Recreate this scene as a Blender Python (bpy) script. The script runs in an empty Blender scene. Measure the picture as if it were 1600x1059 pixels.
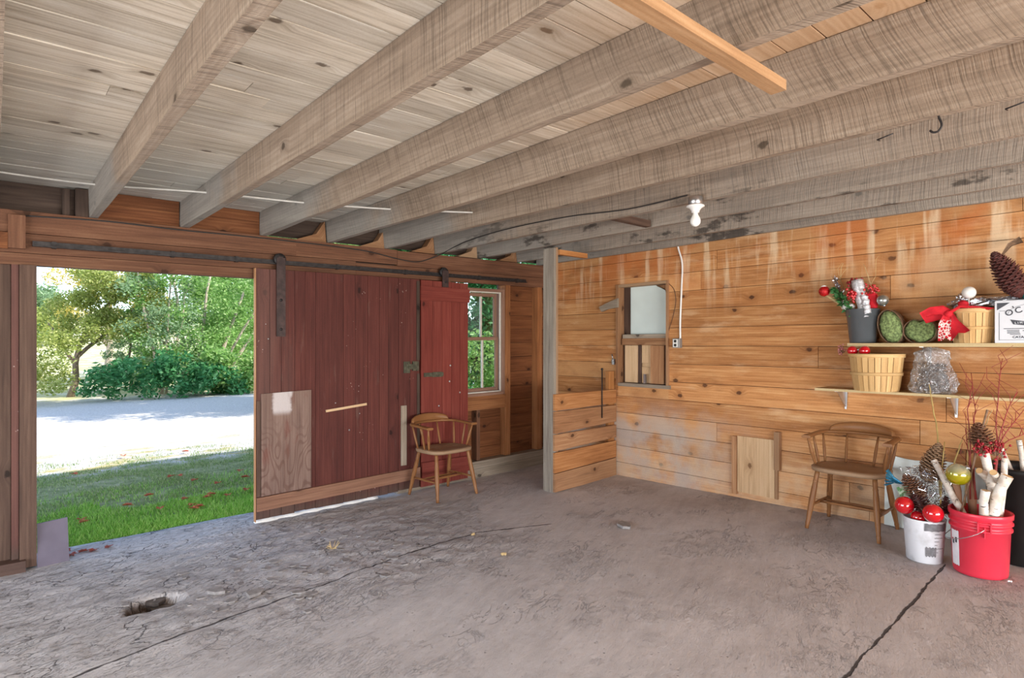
import bpy, bmesh, math, random
from mathutils import Vector, Matrix, noise

# ------------------------------------------------------------------ camera, sky, sun, daylight fill, exposure
SC = bpy.context.scene
COL = SC.collection
PI = math.pi
FPX = 926.0                       # focal length in pixels of the 1600 px wide frame
HOR = 537.0                       # horizon row
CAMZ = 1.36
FW = (0.6597, 0.7515)             # view direction on the ground plan
RT = (0.7515, -0.6597)
cd = bpy.data.cameras.new('camera'); cam = bpy.data.objects.new('camera', cd); COL.objects.link(cam)
cam.location = (0, 0, CAMZ)
cam.rotation_euler = (PI/2, 0, math.atan2(FW[1], FW[0]) - PI/2)
cd.sensor_width = 36; cd.lens = 36*FPX/1600; cd.shift_y = (HOR-529.5)/1600
cd.clip_start = 0.05; cd.clip_end = 300
SC.camera = cam

SC.view_settings.view_transform = 'Standard'; SC.view_settings.look = 'None'
SC.view_settings.gamma = 1; SC.view_settings.use_curve_mapping = False
SC.view_settings.exposure = 0.34

w = bpy.data.worlds.new('sky'); SC.world = w; w.use_nodes = True
wn = w.node_tree; wn.nodes.clear()
sky = wn.nodes.new('ShaderNodeTexSky'); sky.sky_type = 'NISHITA'; sky.sun_disc = False
sky.sun_elevation = math.radians(42); sky.sun_rotation = math.radians(135); sky.air_density = 1.0; sky.dust_density = 0.4; sky.ozone_density = 1.6; sky.altitude = 2500
bg = wn.nodes.new('ShaderNodeBackground'); bg.inputs[1].default_value = 0.47
wo = wn.nodes.new('ShaderNodeOutputWorld')
hz = wn.nodes.new('ShaderNodeHueSaturation'); hz.inputs['Saturation'].default_value = 0.8; wn.links.new(sky.outputs[0], hz.inputs['Color']); wn.links.new(hz.outputs[0], bg.inputs[0]); wn.links.new(bg.outputs[0], wo.inputs[0])

def lamp(name, kind, loc, direction, energy, color=(1, 1, 1), size=(1, 1)):
    d = bpy.data.lights.new(name, kind); d.energy = energy; d.color = color
    if kind == 'AREA':
        d.shape = 'RECTANGLE'; d.size = size[0]; d.size_y = size[1]
    else:
        d.angle = math.radians(size[0])
    o = bpy.data.objects.new(name, d); COL.objects.link(o); o.location = loc
    o.rotation_euler = Vector(direction).to_track_quat('-Z', 'Y').to_euler()
    return o
el = math.radians(42)
lamp('sun', 'SUN', (10, -10, 12), (-0.7071*math.cos(el), 0.7071*math.cos(el), -math.sin(el)), 5.0, (1.0, 0.95, 0.87), (0.6, 0))
# added fill lamps at unseen west and south openings, tilted up as ground bounce
lamp('west_opening_fill', 'AREA', (-2.75, 2.3, 0.75), (1, 0.0, 0.35), 120, (0.98, 0.98, 1.0), (4.2, 1.3))
lamp('south_opening_fill', 'AREA', (1.6, -3.55, 0.72), (0.12, 1, 0.50), 330, (1.0, 0.98, 0.95), (5.0, 1.3))

# ------------------------------------------------------------------ pixel rays of the photograph -> places in the barn
def ray(px, py):
    s = (px-800)/FPX
    return Vector((FW[0]+RT[0]*s, FW[1]+RT[1]*s, (HOR-py)/FPX))
def on_x(px, py, X):
    d = ray(px, py); return Vector((0, 0, CAMZ)) + d*(X/d.x)
def on_y(px, py, Y):
    d = ray(px, py); return Vector((0, 0, CAMZ)) + d*(Y/d.y)
def FL(x, y):                      # the slab falls a little towards the door wall and rises to the east
    return 0.0135*x - 0.02*y - 0.015
def on_floor(px, py):
    d = ray(px, py); t = (CAMZ+0.015)/(-d.z + 0.0135*d.x - 0.02*d.y)
    return Vector((0, 0, CAMZ)) + d*t
def mpp(px, X):                    # metres per pixel at distance plane X
    return X/ray(px, HOR).x/FPX
SH = 0.0135                        # the old frame leans up to the east: walls, joists and header climb by this

# ------------------------------------------------------------------ mesh builder
class MB:
    def __init__(s): s.v = []; s.f = []; s.uv = []; s.r = []; s.sm = []; s.m = []
    def face(s, idx, uv=None, r=None, smooth=False, m=0):
        s.f.append(tuple(idx)); s.uv.append(uv if uv else [(s.v[i][0], s.v[i][2]) for i in idx])
        s.r.append(random.random() if r is None else r); s.sm.append(smooth); s.m.append(m)
    def hexa(s, P, ax=0, r=None, m=0, off=None):
        """P: 8 corners, index = ix + 2*iy + 4*iz ; ax = axis of the grain"""
        if r is None: r = random.random()
        b = len(s.v); s.v += [tuple(p) for p in P]
        P = [Vector(p) for p in P]
        L = [(P[1]-P[0]).length, (P[2]-P[0]).length, (P[4]-P[0]).length]
        ou, ov = (random.uniform(0, 60), random.uniform(0, 60)) if off is None else off
        for quad, axes in (((0, 2, 3, 1), (1, 0)), ((4, 5, 7, 6), (0, 1)), ((0, 1, 5, 4), (0, 2)), ((2, 6, 7, 3), (2, 0)), ((0, 4, 6, 2), (2, 1)), ((1, 3, 7, 5), (1, 2))):
            cs = []
            for i in quad:
                c = [(i & 1)*L[0], ((i >> 1) & 1)*L[1], ((i >> 2) & 1)*L[2]]
                o = [a for a in (0, 1, 2) if a in axes]
                if ax in o: u = c[ax]; v = c[[a for a in o if a != ax][0]]
                else: u = c[o[0]]*0.2; v = c[o[1]]
                cs.append((u+ou, v+ov))
            s.face([b+i for i in quad], cs, r, False, m)
    def box(s, lo, hi, ax=None, r=None, m=0, M=None):
        d = [hi[i]-lo[i] for i in range(3)]
        if ax is None: ax = max(range(3), key=lambda i: d[i])
        P = [Vector((lo[0]+d[0]*(i & 1), lo[1]+d[1]*((i >> 1) & 1), lo[2]+d[2]*((i >> 2) & 1))) for i in range(8)]
        if M is not None: P = [M @ p for p in P]
        s.hexa(P, ax, r, m)
    def beam(s, a, b, w, h, up=(0, 0, 1), r=None, m=0):
        """a bar from a to b, w wide and h high (centred)"""
        a = Vector(a); b = Vector(b); d = (b-a); L = d.length; d = d/L; up = Vector(up)
        if abs(d.dot(up)) > .98: up = Vector((1, 0, 0))
        sd = d.cross(up).normalized(); u2 = sd.cross(d)
        P = [a + d*(L*(i & 1)) + sd*(w*(((i >> 1) & 1)-.5)) + u2*(h*(((i >> 2) & 1)-.5)) for i in range(8)]
        # keep outward winding (d, sd, u2) : sd = d x up is right-handed reversed
        P = [P[i ^ 2] for i in range(8)]
        s.hexa(P, 0, r, m)
    def tube(s, pts, rad, n=10, r=None, cap=True, m=0, flat=1.0):
        pts = [Vector(p) for p in pts]
        if not hasattr(rad, '__len__'): rad = [rad]*len(pts)
        if r is None: r = random.random()
        b = len(s.v); prev = None; ln = 0; us = []
        o1, o2 = random.uniform(0, 50), random.uniform(0, 50)
        for i, p in enumerate(pts):
            t = (pts[min(i+1, len(pts)-1)] - pts[max(i-1, 0)]).normalized()
            if prev is None:
                q = Vector((0, 0, 1)) if abs(t.z) < .9 else Vector((1, 0, 0))
                prev = (q - t*q.dot(t)).normalized()
            else: prev = (prev - t*prev.dot(t)).normalized()
            bi = t.cross(prev)
            if i: ln += (p-pts[i-1]).length
            us.append(ln)
            for k in range(n):
                a = 2*PI*k/n
                s.v.append(tuple(p + prev*(math.cos(a)*rad[i]) + bi*(math.sin(a)*rad[i]*flat)))
        for i in range(len(pts)-1):
            for k in range(n):
                k2 = (k+1) % n
                v0 = k/n*2*PI*rad[i]; v1 = (k+1)/n*2*PI*rad[i]
                s.face((b+i*n+k, b+i*n+k2, b+(i+1)*n+k2, b+(i+1)*n+k), [(us[i]+o1, v0+o2), (us[i]+o1, v1+o2), (us[i+1]+o1, v1+o2), (us[i+1]+o1, v0+o2)], r, n > 5, m)
        if cap:
            s.face([b+k for k in range(n)][::-1], [(o1, o2)]*n, r, False, m)
            e = b+(len(pts)-1)*n; s.face([e+k for k in range(n)], [(o1, o2)]*n, r, False, m)
    def lathe(s, prof, n=28, c=(0, 0, 0), M=None, r=None, m=0, sx=1, sy=1, cap=(True, True), smooth=True):
        if r is None: r = random.random()
        b = len(s.v); c = Vector(c)
        for (rr, z) in prof:
            for k in range(n):
                a = 2*PI*k/n; p = Vector((rr*math.cos(a)*sx, rr*math.sin(a)*sy, z))
                if M is not None: p = M @ p
                s.v.append(tuple(p+c))
        for i in range(len(prof)-1):
            for k in range(n):
                k2 = (k+1) % n
                s.face((b+i*n+k, b+i*n+k2, b+(i+1)*n+k2, b+(i+1)*n+k), [(k/n, prof[i][1]), ((k+1)/n, prof[i][1]), ((k+1)/n, prof[i+1][1]), (k/n, prof[i+1][1])], r, smooth, m)
        if cap[0] and prof[0][0] > 1e-5: s.face([b+k for k in range(n)][::-1], None, r, False, m)
        if cap[1] and prof[-1][0] > 1e-5: e = b+(len(prof)-1)*n; s.face([e+k for k in range(n)], None, r, False, m)
    def ball(s, c, rad, n=16, sc=(1, 1, 1), M=None, r=None, m=0, jit=0):
        if r is None: r = random.random()
        b = len(s.v); h = n//2; c = Vector(c)
        for i in range(h+1):
            th = PI*i/h
            for k in range(n):
                a = 2*PI*k/n; p = Vector((math.sin(th)*math.cos(a)*sc[0], math.sin(th)*math.sin(a)*sc[1], -math.cos(th)*sc[2]))*rad
                if jit: p *= 1+jit*noise.noise(p*(2.2/rad)+c*7)
                if M is not None: p = M @ p
                s.v.append(tuple(p+c))
        for i in range(h):
            for k in range(n):
                k2 = (k+1) % n
                s.face((b+i*n+k, b+i*n+k2, b+(i+1)*n+k2, b+(i+1)*n+k), [(k/n, i/h), ((k+1)/n, i/h), ((k+1)/n, (i+1)/h), (k/n, (i+1)/h)], r, True, m)
    def prism(s, pts2, z0, z1, M, r=None, m=0):
        """outline in a plane, extruded from z0 to z1 and carried by matrix M"""
        if r is None: r = random.random()
        n = len(pts2); b = len(s.v); ou = random.uniform(0, 50)
        for z in (z0, z1):
            for (x, y) in pts2: s.v.append(tuple(M @ Vector((x, y, z))))
        s.face([b+i for i in range(n)][::-1], [(p[0]+ou, p[1]) for p in pts2][::-1], r, False, m)
        s.face([b+n+i for i in range(n)], [(p[0]+ou, p[1]) for p in pts2], r, False, m)
        for i in range(n):
            j = (i+1) % n
            s.face((b+i, b+j, b+n+j, b+n+i), [(pts2[i][0]+ou, z0), (pts2[j][0]+ou, z0), (pts2[j][0]+ou, z1), (pts2[i][0]+ou, z1)], r, False, m)
    def build(s, name, mat, parent=None, shear=False, loc=None, bevel=0, fixn=False):
        vs = s.v
        if shear: vs = [(x, y, z+SH*x) for x, y, z in vs]
        me = bpy.data.meshes.new(name); me.from_pydata(vs, [], s.f)
        uvl = me.uv_layers.new(name='UVMap')
        flat = [c for f in s.uv for uv in f for c in uv]
        uvl.data.foreach_set('uv', flat)
        at = me.attributes.new('rnd', 'FLOAT', 'FACE'); at.data.foreach_set('value', s.r)
        me.polygons.foreach_set('use_smooth', s.sm)
        for mm in (mat if isinstance(mat, (list, tuple)) else [mat]): me.materials.append(mm)
        me.polygons.foreach_set('material_index', s.m)
        me.update()
        if fixn:
            bm = bmesh.new(); bm.from_mesh(me); bmesh.ops.recalc_face_normals(bm, faces=bm.faces); bm.to_mesh(me); bm.free()
        o = bpy.data.objects.new(name, me); COL.objects.link(o)
        if parent is not None: o.parent = parent
        if loc is not None: o.location = loc
        if bevel:
            md = o.modifiers.new('bevel', 'BEVEL'); md.width = bevel; md.segments = 2; md.limit_method = 'ANGLE'; md.angle_limit = .6
        return o

def tag(o, label=None, cat=None, group=None, kind=None):
    if label: o['label'] = label
    if cat: o['category'] = cat
    if group: o['group'] = group
    if kind: o['kind'] = kind
    return o
def thing(name, label, cat, loc=(0, 0, 0), rz=0, group=None):
    o = bpy.data.objects.new(name, None); COL.objects.link(o); o.empty_display_size = .1
    o.location = loc; o.rotation_euler = (0, 0, rz)
    return tag(o, label, cat, group)
def copy_tree(o, parent=None):
    c = o.copy(); COL.objects.link(c)
    if parent is not None: c.parent = parent
    for ch in [x for x in bpy.data.objects if x.parent == o]: copy_tree(ch, c)
    return c

# ------------------------------------------------------------------ material helpers
class NT:
    def __init__(s, name):
        s.mat = bpy.data.materials.new(name); s.mat.use_nodes = True; s.t = s.mat.node_tree; s.t.nodes.clear()
        s.out = s.t.nodes.new('ShaderNodeOutputMaterial')
    def n(s, typ, ins=None, **kw):
        nd = s.t.nodes.new('ShaderNode'+typ)
        for k, v in kw.items(): setattr(nd, k, v)
        if ins:
            for k, v in ins.items(): s.set(nd.inputs[k], v)
        return nd
    def set(s, sock, v):
        if isinstance(v, bpy.types.NodeSocket): s.t.links.new(v, sock)
        elif isinstance(v, (tuple, list)) and sock.type == 'RGBA' and len(v) == 3: sock.default_value = (*v, 1)
        else: sock.default_value = v
    def math(s, op, a, b=0.0, c=None, clamp=False):
        nd = s.n('Math', {0: a, 1: b}, operation=op, use_clamp=clamp)
        if c is not None: s.set(nd.inputs[2], c)
        return nd.outputs[0]
    def vec(s, x, y, z=0.0): return s.n('CombineXYZ', {0: x, 1: y, 2: z}).outputs[0]
    def noise(s, v, scale=1, detail=4, rough=.55, dist=0.0, out=0):
        return s.n('TexNoise', {'Vector': v, 'Scale': scale, 'Detail': detail, 'Roughness': rough, 'Distortion': dist}).outputs[out]
    def mul(s, v, k):
        nd = s.n('VectorMath', {0: v, 1: k}, operation='MULTIPLY'); return nd.outputs[0]
    def add(s, v, k):
        nd = s.n('VectorMath', {0: v, 1: k}, operation='ADD'); return nd.outputs[0]
    def ss(s, v, a, b, lo=0.0, hi=1.0):
        nd = s.n('MapRange', {0: v, 1: a, 2: b, 3: lo, 4: hi}, interpolation_type='SMOOTHSTEP'); return nd.outputs[0]
    def mix(s, f, a, b, mode='MIX'):
        nd = s.n('Mix', data_type='RGBA', blend_type=mode)
        s.set(nd.inputs[0], f); s.set(nd.inputs[6], a); s.set(nd.inputs[7], b); return nd.outputs[2]
    def ramp(s, f, stops):
        nd = s.n('ValToRGB', {0: f}); e = nd.color_ramp.elements
        while len(e) < len(stops): e.new(.5)
        for i, (p, c) in enumerate(stops): e[i].position = p; e[i].color = (*c, 1)
        return nd.outputs[0]
    def bump(s, h, st=.3, d=.01, nrm=None):
        nd = s.n('Bump', {'Height': h, 'Strength': st, 'Distance': d})
        if nrm is not None: s.set(nd.inputs['Normal'], nrm)
        return nd.outputs[0]
    def bsdf(s, col, rough=.7, nrm=None, **k):
        nd = s.n('BsdfPrincipled', {'Base Color': col, 'Roughness': rough})
        if nrm is not None: s.set(nd.inputs['Normal'], nrm)
        for kk, v in k.items(): s.set(nd.inputs[kk.replace('_', ' ')], v)
        s.t.links.new(nd.outputs[0], s.out.inputs[0]); return nd

def srgb(r, g, b):
    f = lambda c: (c/255/12.92) if c/255 <= .04045 else ((c/255+.055)/1.055)**2.4
    return (f(r), f(g), f(b))

def wood(name, dark, mid, light, var=.25, knots=.6, knotcol=None, saw=0, grain=1.0, bump=.35, rough=.75, tint2=None, stain=None, ringy=0, post=None, con=.27):
    """boards: the UV runs along the board in metres; rnd differs from board to board"""
    s = NT(name); uv = s.n('UVMap', uv_map='UVMap').outputs[0]
    rnd = s.n('Attribute', attribute_name='rnd').outputs['Fac']
    sep = s.n('SeparateXYZ', {0: uv}); u, v = sep.outputs[0], sep.outputs[1]
    base = s.vec(u, v, s.math('MULTIPLY', rnd, 17.0))
    vor = s.n('TexVoronoi', {'Vector': s.mul(base, (3.0, 4.6, 1.0)), 'Scale': 1.0, 'Randomness': 1.0}, voronoi_dimensions='2D')
    dist, vcol = vor.outputs['Distance'], vor.outputs['Color']
    has = s.math('GREATER_THAN', s.n('SeparateColor', {0: vcol}).outputs[0], 1-knots)
    dj = s.math('ADD', dist, s.math('MULTIPLY', s.math('SUBTRACT', s.noise(base, 30, 2), .5), .12))
    kn = s.math('MULTIPLY', s.ss(dj, .095, .05), has)
    halo = s.math('MULTIPLY', s.ss(dist, .30, .06), has)
    wv = s.math('ADD', v, s.math('MULTIPLY', halo, .03))
    g = s.noise(s.vec(s.math('MULTIPLY', u, 2.2*grain), s.math('MULTIPLY', wv, 38.0*grain), s.math('MULTIPLY', rnd, 40.0)), 1, 7, .62, .35)
    broad = s.noise(s.mul(base, (1.1, 5.0, 1.0)), 1, 3)
    rings = s.n('TexWave', {'Vector': s.vec(s.math('MULTIPLY', u, .8), s.math('MULTIPLY', wv, 14.0), s.math('MULTIPLY', rnd, 9.0)), 'Scale': 1.0, 'Distortion': 6.0, 'Detail': 3.0, 'Detail Scale': .7}, wave_type='BANDS', bands_direction='Y').outputs['Fac']
    f = s.math('ADD', s.math('MULTIPLY', g, .65 if not ringy else .4), s.math('MULTIPLY', broad, .35))
    f = s.math('ADD', f, s.math('MULTIPLY', s.math('SUBTRACT', rings, .5), .06+ringy))
    col = s.ramp(f, [(.5-con, dark), (.5, mid), (.5+con, light)])
    if tint2: col = s.mix(s.ss(rnd, .45, .95), col, s.mix(f, tint2, light))
    kc = knotcol or tuple(c*.35 for c in dark)
    col = s.mix(s.math('MULTIPLY', halo, .35), col, dark)
    col = s.mix(s.math('MULTIPLY', kn, .85), col, kc)
    val = s.math('ADD', 1-var/2, s.math('MULTIPLY', s.math('FRACT', s.math('MULTIPLY', rnd, 7.31)), var))
    col = s.n('HueSaturation', {'Value': val, 'Color': col}).outputs[0]
    h = g
    if saw:
        lean = s.math('ADD', s.math('MULTIPLY', v, s.math('SUBTRACT', s.math('MULTIPLY', s.math('FRACT', s.math('MULTIPLY', rnd, 3.7)), 80.0), 10.0)), s.math('MULTIPLY', s.noise(s.vec(s.math('MULTIPLY', u, .5), s.math('MULTIPLY', v, 3.0), rnd), 1, 1), 12.0))
        sw = s.noise(s.vec(s.math('ADD', s.math('MULTIPLY', u, 150.0), lean), s.math('MULTIPLY', v, 3.0), rnd), 1, 3, .55)
        sw = s.math('ADD', .5, s.math('MULTIPLY', s.math('SUBTRACT', sw, .5), s.ss(s.noise(s.mul(base, (1.6, 5.0, 1)), 1, 3), .30, .60, .35, 1.0)))
        col = s.mix(s.math('MULTIPLY', s.ss(sw, .52, .36), saw), col, tuple(c*.42 for c in dark))
        h = s.math('ADD', s.math('MULTIPLY', g, .5), s.math('MULTIPLY', sw, 1.1))
    if post: col = post(s, col, u, v, rnd, f)
    fine = s.noise(s.n('NewGeometry').outputs['Position'], 140, 2)
    col = s.mix(.14, col, s.mix(fine, (0, 0, 0), (1, 1, 1)), 'OVERLAY')
    s.bsdf(col, rough, s.bump(h, bump, .006), Specular_IOR_Level=.25)
    return s.mat

def plain(name, col, rough=.5, metal=0, noise_amt=.15, nscale=12, bump=0, **k):
    s = NT(name); P = s.n('TexCoord').outputs['Object']
    nf = s.noise(P, nscale, 5)
    c = s.mix(s.ss(nf, .3, .75), tuple(x*(1-noise_amt) for x in col), tuple(min(1, x*(1+noise_amt)) for x in col))
    nrm = s.bump(nf, bump, .004) if bump else None
    s.bsdf(c, rough, nrm, Metallic=metal, **k)
    return s.mat

def pos_xyz(s):
    q = s.n('SeparateXYZ', {0: s.n('NewGeometry').outputs['Position']}); return q.outputs

# ---- timber colours
def rw_post(s, col, u, v, rnd, f):
    P = s.n('NewGeometry').outputs['Position']; X, Y, Z = pos_xyz(s)
    gr = s.math('MULTIPLY', s.ss(s.noise(s.mul(P, (1, 1.2, 2.4)), 1.7, 6, .62), .50, .68), .45)
    col = s.mix(gr, col, s.mix(f, srgb(112, 66, 38), srgb(176, 122, 78)))
    pl = s.math('MULTIPLY', s.ss(s.noise(s.mul(P, (1, .8, 3.0)), 2.3, 5, .6), .55, .70), .40)
    col = s.mix(pl, col, srgb(226, 190, 150))
    # blotchy grey-white tone on the lowest boards near the corner
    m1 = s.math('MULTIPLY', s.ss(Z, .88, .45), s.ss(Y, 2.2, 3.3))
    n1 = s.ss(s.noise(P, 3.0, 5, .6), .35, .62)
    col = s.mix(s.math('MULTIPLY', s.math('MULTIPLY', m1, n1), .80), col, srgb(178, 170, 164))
    # pale weathered smear along the foot of the wall
    m2 = s.math('MULTIPLY', s.ss(Z, .75, .0), s.ss(s.noise(P, 4.3, 5, .6), .33, .66))
    col = s.mix(s.math('MULTIPLY', m2, .6), col, srgb(205, 180, 150))
    # bleached drips from the eaves
    dr = s.noise(s.mul(P, (1, 5.0, .55)), 1.6, 4, .6)
    m3 = s.math('MULTIPLY', s.ss(Z, 1.55, 2.2), s.ss(dr, .50, .66))
    col = s.mix(s.math('MULTIPLY', m3, .65), col, srgb(236, 214, 180))
    # rusty orange at the top
    m4 = s.math('MULTIPLY', s.ss(Z, 1.7, 2.25), s.ss(s.noise(P, 2.3, 3), .45, .65))
    col = s.mix(s.math('MULTIPLY', m4, .55), col, srgb(190, 98, 42))
    return col
def lw_post(s, col, u, v, rnd, f): return col
def jo_post(s, col, u, v, rnd, f):
    P = s.n('NewGeometry').outputs['Position']; X, Y, Z = pos_xyz(s)
    # blue-grey weathering near the eaves and on the joists next to the back wall
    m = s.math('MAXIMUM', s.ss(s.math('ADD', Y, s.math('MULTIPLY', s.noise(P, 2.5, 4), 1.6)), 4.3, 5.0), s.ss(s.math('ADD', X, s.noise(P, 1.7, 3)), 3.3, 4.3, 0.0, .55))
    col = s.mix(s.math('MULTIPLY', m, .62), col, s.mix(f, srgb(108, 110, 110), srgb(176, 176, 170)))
    # black mould blotches on the last joists
    mm = s.math('MULTIPLY', s.ss(X, 3.1, 3.6), s.ss(s.noise(s.mul(P, (1, .8, 2.2)), 2.6, 6, .65), .56, .64))
    col = s.mix(s.math('MULTIPLY', mm, .8), col, srgb(58, 52, 48))
    return col
def ce_post(s, col, u, v, rnd, f):
    P = s.n('NewGeometry').outputs['Position']; X, Y, Z = pos_xyz(s)
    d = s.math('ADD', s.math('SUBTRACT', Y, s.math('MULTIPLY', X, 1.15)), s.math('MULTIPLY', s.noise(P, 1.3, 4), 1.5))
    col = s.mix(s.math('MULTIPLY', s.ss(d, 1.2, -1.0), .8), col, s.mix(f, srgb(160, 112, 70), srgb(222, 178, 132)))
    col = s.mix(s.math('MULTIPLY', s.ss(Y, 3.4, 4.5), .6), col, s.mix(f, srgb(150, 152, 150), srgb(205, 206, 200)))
    return col

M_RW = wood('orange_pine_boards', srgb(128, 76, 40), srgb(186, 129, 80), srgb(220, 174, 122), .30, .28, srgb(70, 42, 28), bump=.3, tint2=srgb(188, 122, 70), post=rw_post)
M_LW = wood('brown_pine_boards', srgb(74, 42, 25), srgb(114, 69, 41), srgb(146, 96, 60), .3, .3, srgb(50, 28, 18), bump=.3)
M_HD = wood('header_boards', srgb(70, 46, 34), srgb(108, 73, 54), srgb(136, 100, 76), .2, .3, srgb(60, 38, 26), bump=.3)
M_STUD = wood('dark_jamb_timber', srgb(56, 42, 36), srgb(86, 66, 56), srgb(112, 90, 76), .25, .25, bump=.35)
M_JO = wood('rough_sawn_joist', srgb(110, 94, 80), srgb(156, 138, 120), srgb(190, 174, 156), .12, .16, srgb(74, 62, 50), saw=.42, con=.34, bump=.8, post=jo_post)
M_CE = wood('ceiling_boards', srgb(160, 144, 122), srgb(216, 204, 186), srgb(242, 235, 222), .30, .30, srgb(96, 80, 66), bump=.25, post=ce_post, con=.23)
M_POST = wood('grey_post', srgb(98, 88, 78), srgb(142, 133, 122), srgb(176, 168, 156), .1, .2, bump=.5)
M_ORG = wood('fresh_orange_lumber', srgb(138, 86, 46), srgb(178, 120, 70), srgb(204, 150, 98), .2, .25, srgb(90, 50, 26), bump=.25)
M_SLAT = wood('slat_boards', srgb(116, 78, 52), srgb(160, 116, 82), srgb(190, 150, 112), .3, .3, srgb(70, 44, 28), bump=.3, tint2=srgb(150, 128, 106))
M_FRM = wood('brown_framing', srgb(96, 58, 34), srgb(144, 94, 58), srgb(172, 122, 82), .2, .25, bump=.3)
M_PLATE = wood('grey_bottom_plate', srgb(106, 94, 82), srgb(148, 134, 118), srgb(178, 164, 148), .15, .2, bump=.4)
M_KICK = wood('kick_board_wood', srgb(104, 72, 56), srgb(140, 102, 82), srgb(164, 126, 102), .1, .3, bump=.3)
M_PALE = wood('pale_panel_wood', srgb(166, 130, 92), srgb(206, 172, 134), srgb(224, 196, 160), .12, .3, srgb(110, 76, 50), bump=.2)
M_SHELF = wood('shelf_wood', srgb(150, 128, 92), srgb(194, 172, 130), srgb(212, 194, 156), .08, .2, bump=.2)
M_DARKW = wood('dark_eave_wood', srgb(46, 36, 32), srgb(70, 56, 48), srgb(92, 76, 66), .2, .2, bump=.3)
def ply_post(s, col, u, v, rnd, f):
    P = s.n('NewGeometry').outputs['Position']; X, Y, Z = pos_xyz(s)
    # worn pale patch at the top, cherry stains in the middle
    a = s.math('ADD', s.math('ABSOLUTE', s.math('SUBTRACT', X, 1.80)), s.math('MULTIPLY', s.math('SUBTRACT', s.noise(P, 9, 4), .5), .10))
    m = s.math('MULTIPLY', s.ss(a, .09, .055), s.ss(Z, .76, .82))
    col = s.mix(m, col, srgb(196, 186, 184))
    q = s.noise(s.vec(s.math('MULTIPLY', s.math('SUBTRACT', X, 1.8), 2.6), .3, s.math('MULTIPLY', Z, 1.1)), 1.0, 3, .45)
    rg = s.math('SINE', s.math('MULTIPLY', q, 190.0))
    col = s.mix(s.math('MULTIPLY', s.ss(rg, .1, .9), s.ss(Z, .85, .45, 0.0, .55)), col, srgb(98, 70, 60))
    st = s.math('MULTIPLY', s.ss(s.noise(s.mul(P, (3, 1, 1)), 3.4, 4), .56, .7), s.ss(Z, .2, .5))
    return s.mix(s.math('MULTIPLY', st, .5), col, srgb(112, 58, 48))
M_PLY = wood('weathered_plywood', srgb(92, 70, 62), srgb(126, 102, 92), srgb(150, 126, 114), .05, .0, grain=.7, bump=.4, post=ply_post)
def red_post(s, col, u, v, rnd, f):
    P = s.n('NewGeometry').outputs['Position']; X, Y, Z = pos_xyz(s)
    # paint worn to grey-brown wood on the outer boards, splashed white in spots, dirty towards the foot
    wear = s.math('MAXIMUM', s.ss(s.math('ADD', X, s.math('MULTIPLY', s.noise(s.mul(P, (6, 1, .8)), 1.5, 4), .5)), 2.22, 1.95), s.ss(s.noise(s.mul(P, (9, 1, 1.3)), 1.6, 5, .6), .60, .72))
    col = s.mix(s.math('MULTIPLY', wear, .55), col, s.mix(f, srgb(74, 54, 50), srgb(124, 92, 82)))
    sp = s.n('TexVoronoi', {'Vector': P, 'Scale': 34.0}).outputs['Distance']
    m = s.math('MULTIPLY', s.ss(sp, .17, .10), s.ss(s.noise(P, 2.6, 3), .60, .66))
    ft = s.math('MULTIPLY', s.ss(s.math('ADD', Z, s.math('MULTIPLY', s.noise(P, 6, 4), .12)), .16, .02), .8)
    col = s.mix(ft, col, s.mix(f, srgb(50, 38, 34), srgb(104, 84, 74)))
    return s.mix(s.math('MULTIPLY', m, .7), col, srgb(188, 168, 160))
M_RED = wood('worn_red_paint', srgb(62, 30, 26), srgb(88, 44, 38), srgb(110, 60, 51), .22, .1, bump=.3, rough=.65, post=red_post)
M_RED2 = wood('bright_red_paint', srgb(92, 38, 30), srgb(122, 54, 45), srgb(140, 74, 63), .18, .1, bump=.3, rough=.62)
M_CHAIR = wood('varnished_chair_wood', srgb(94, 58, 34), srgb(136, 92, 56), srgb(166, 122, 82), .1, .0, bump=.12, rough=.38)
M_SEAT = wood('worn_chair_seat', srgb(112, 84, 62), srgb(150, 122, 96), srgb(176, 150, 124), .1, .0, bump=.15, rough=.5)
M_BASKET = wood('basket_splint', srgb(172, 130, 78), srgb(210, 170, 116), srgb(228, 196, 146), .22, .03, bump=.2, rough=.6)
M_IRON = plain('old_dark_iron', srgb(58, 54, 54), .55, .6, .4, 30, .4)
M_HANG = plain('painted_iron_strap', srgb(66, 50, 48), .6, .3, .4, 22, .4)
M_BRONZE = plain('green_brown_hasp', srgb(84, 82, 66), .6, .4, .4, 30, .3)
M_STEEL = plain('bright_zinc', srgb(190, 190, 192), .3, .9, .1)
M_WIRE = plain('white_cable', srgb(206, 202, 194), .5)
M_BLACKC = plain('dark_cable', srgb(46, 42, 40), .6)
M_GLASSW = plain('frosted_sheet', srgb(214, 226, 224), .45, 0, .06, 3, Emission_Strength=0.0)
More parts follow.
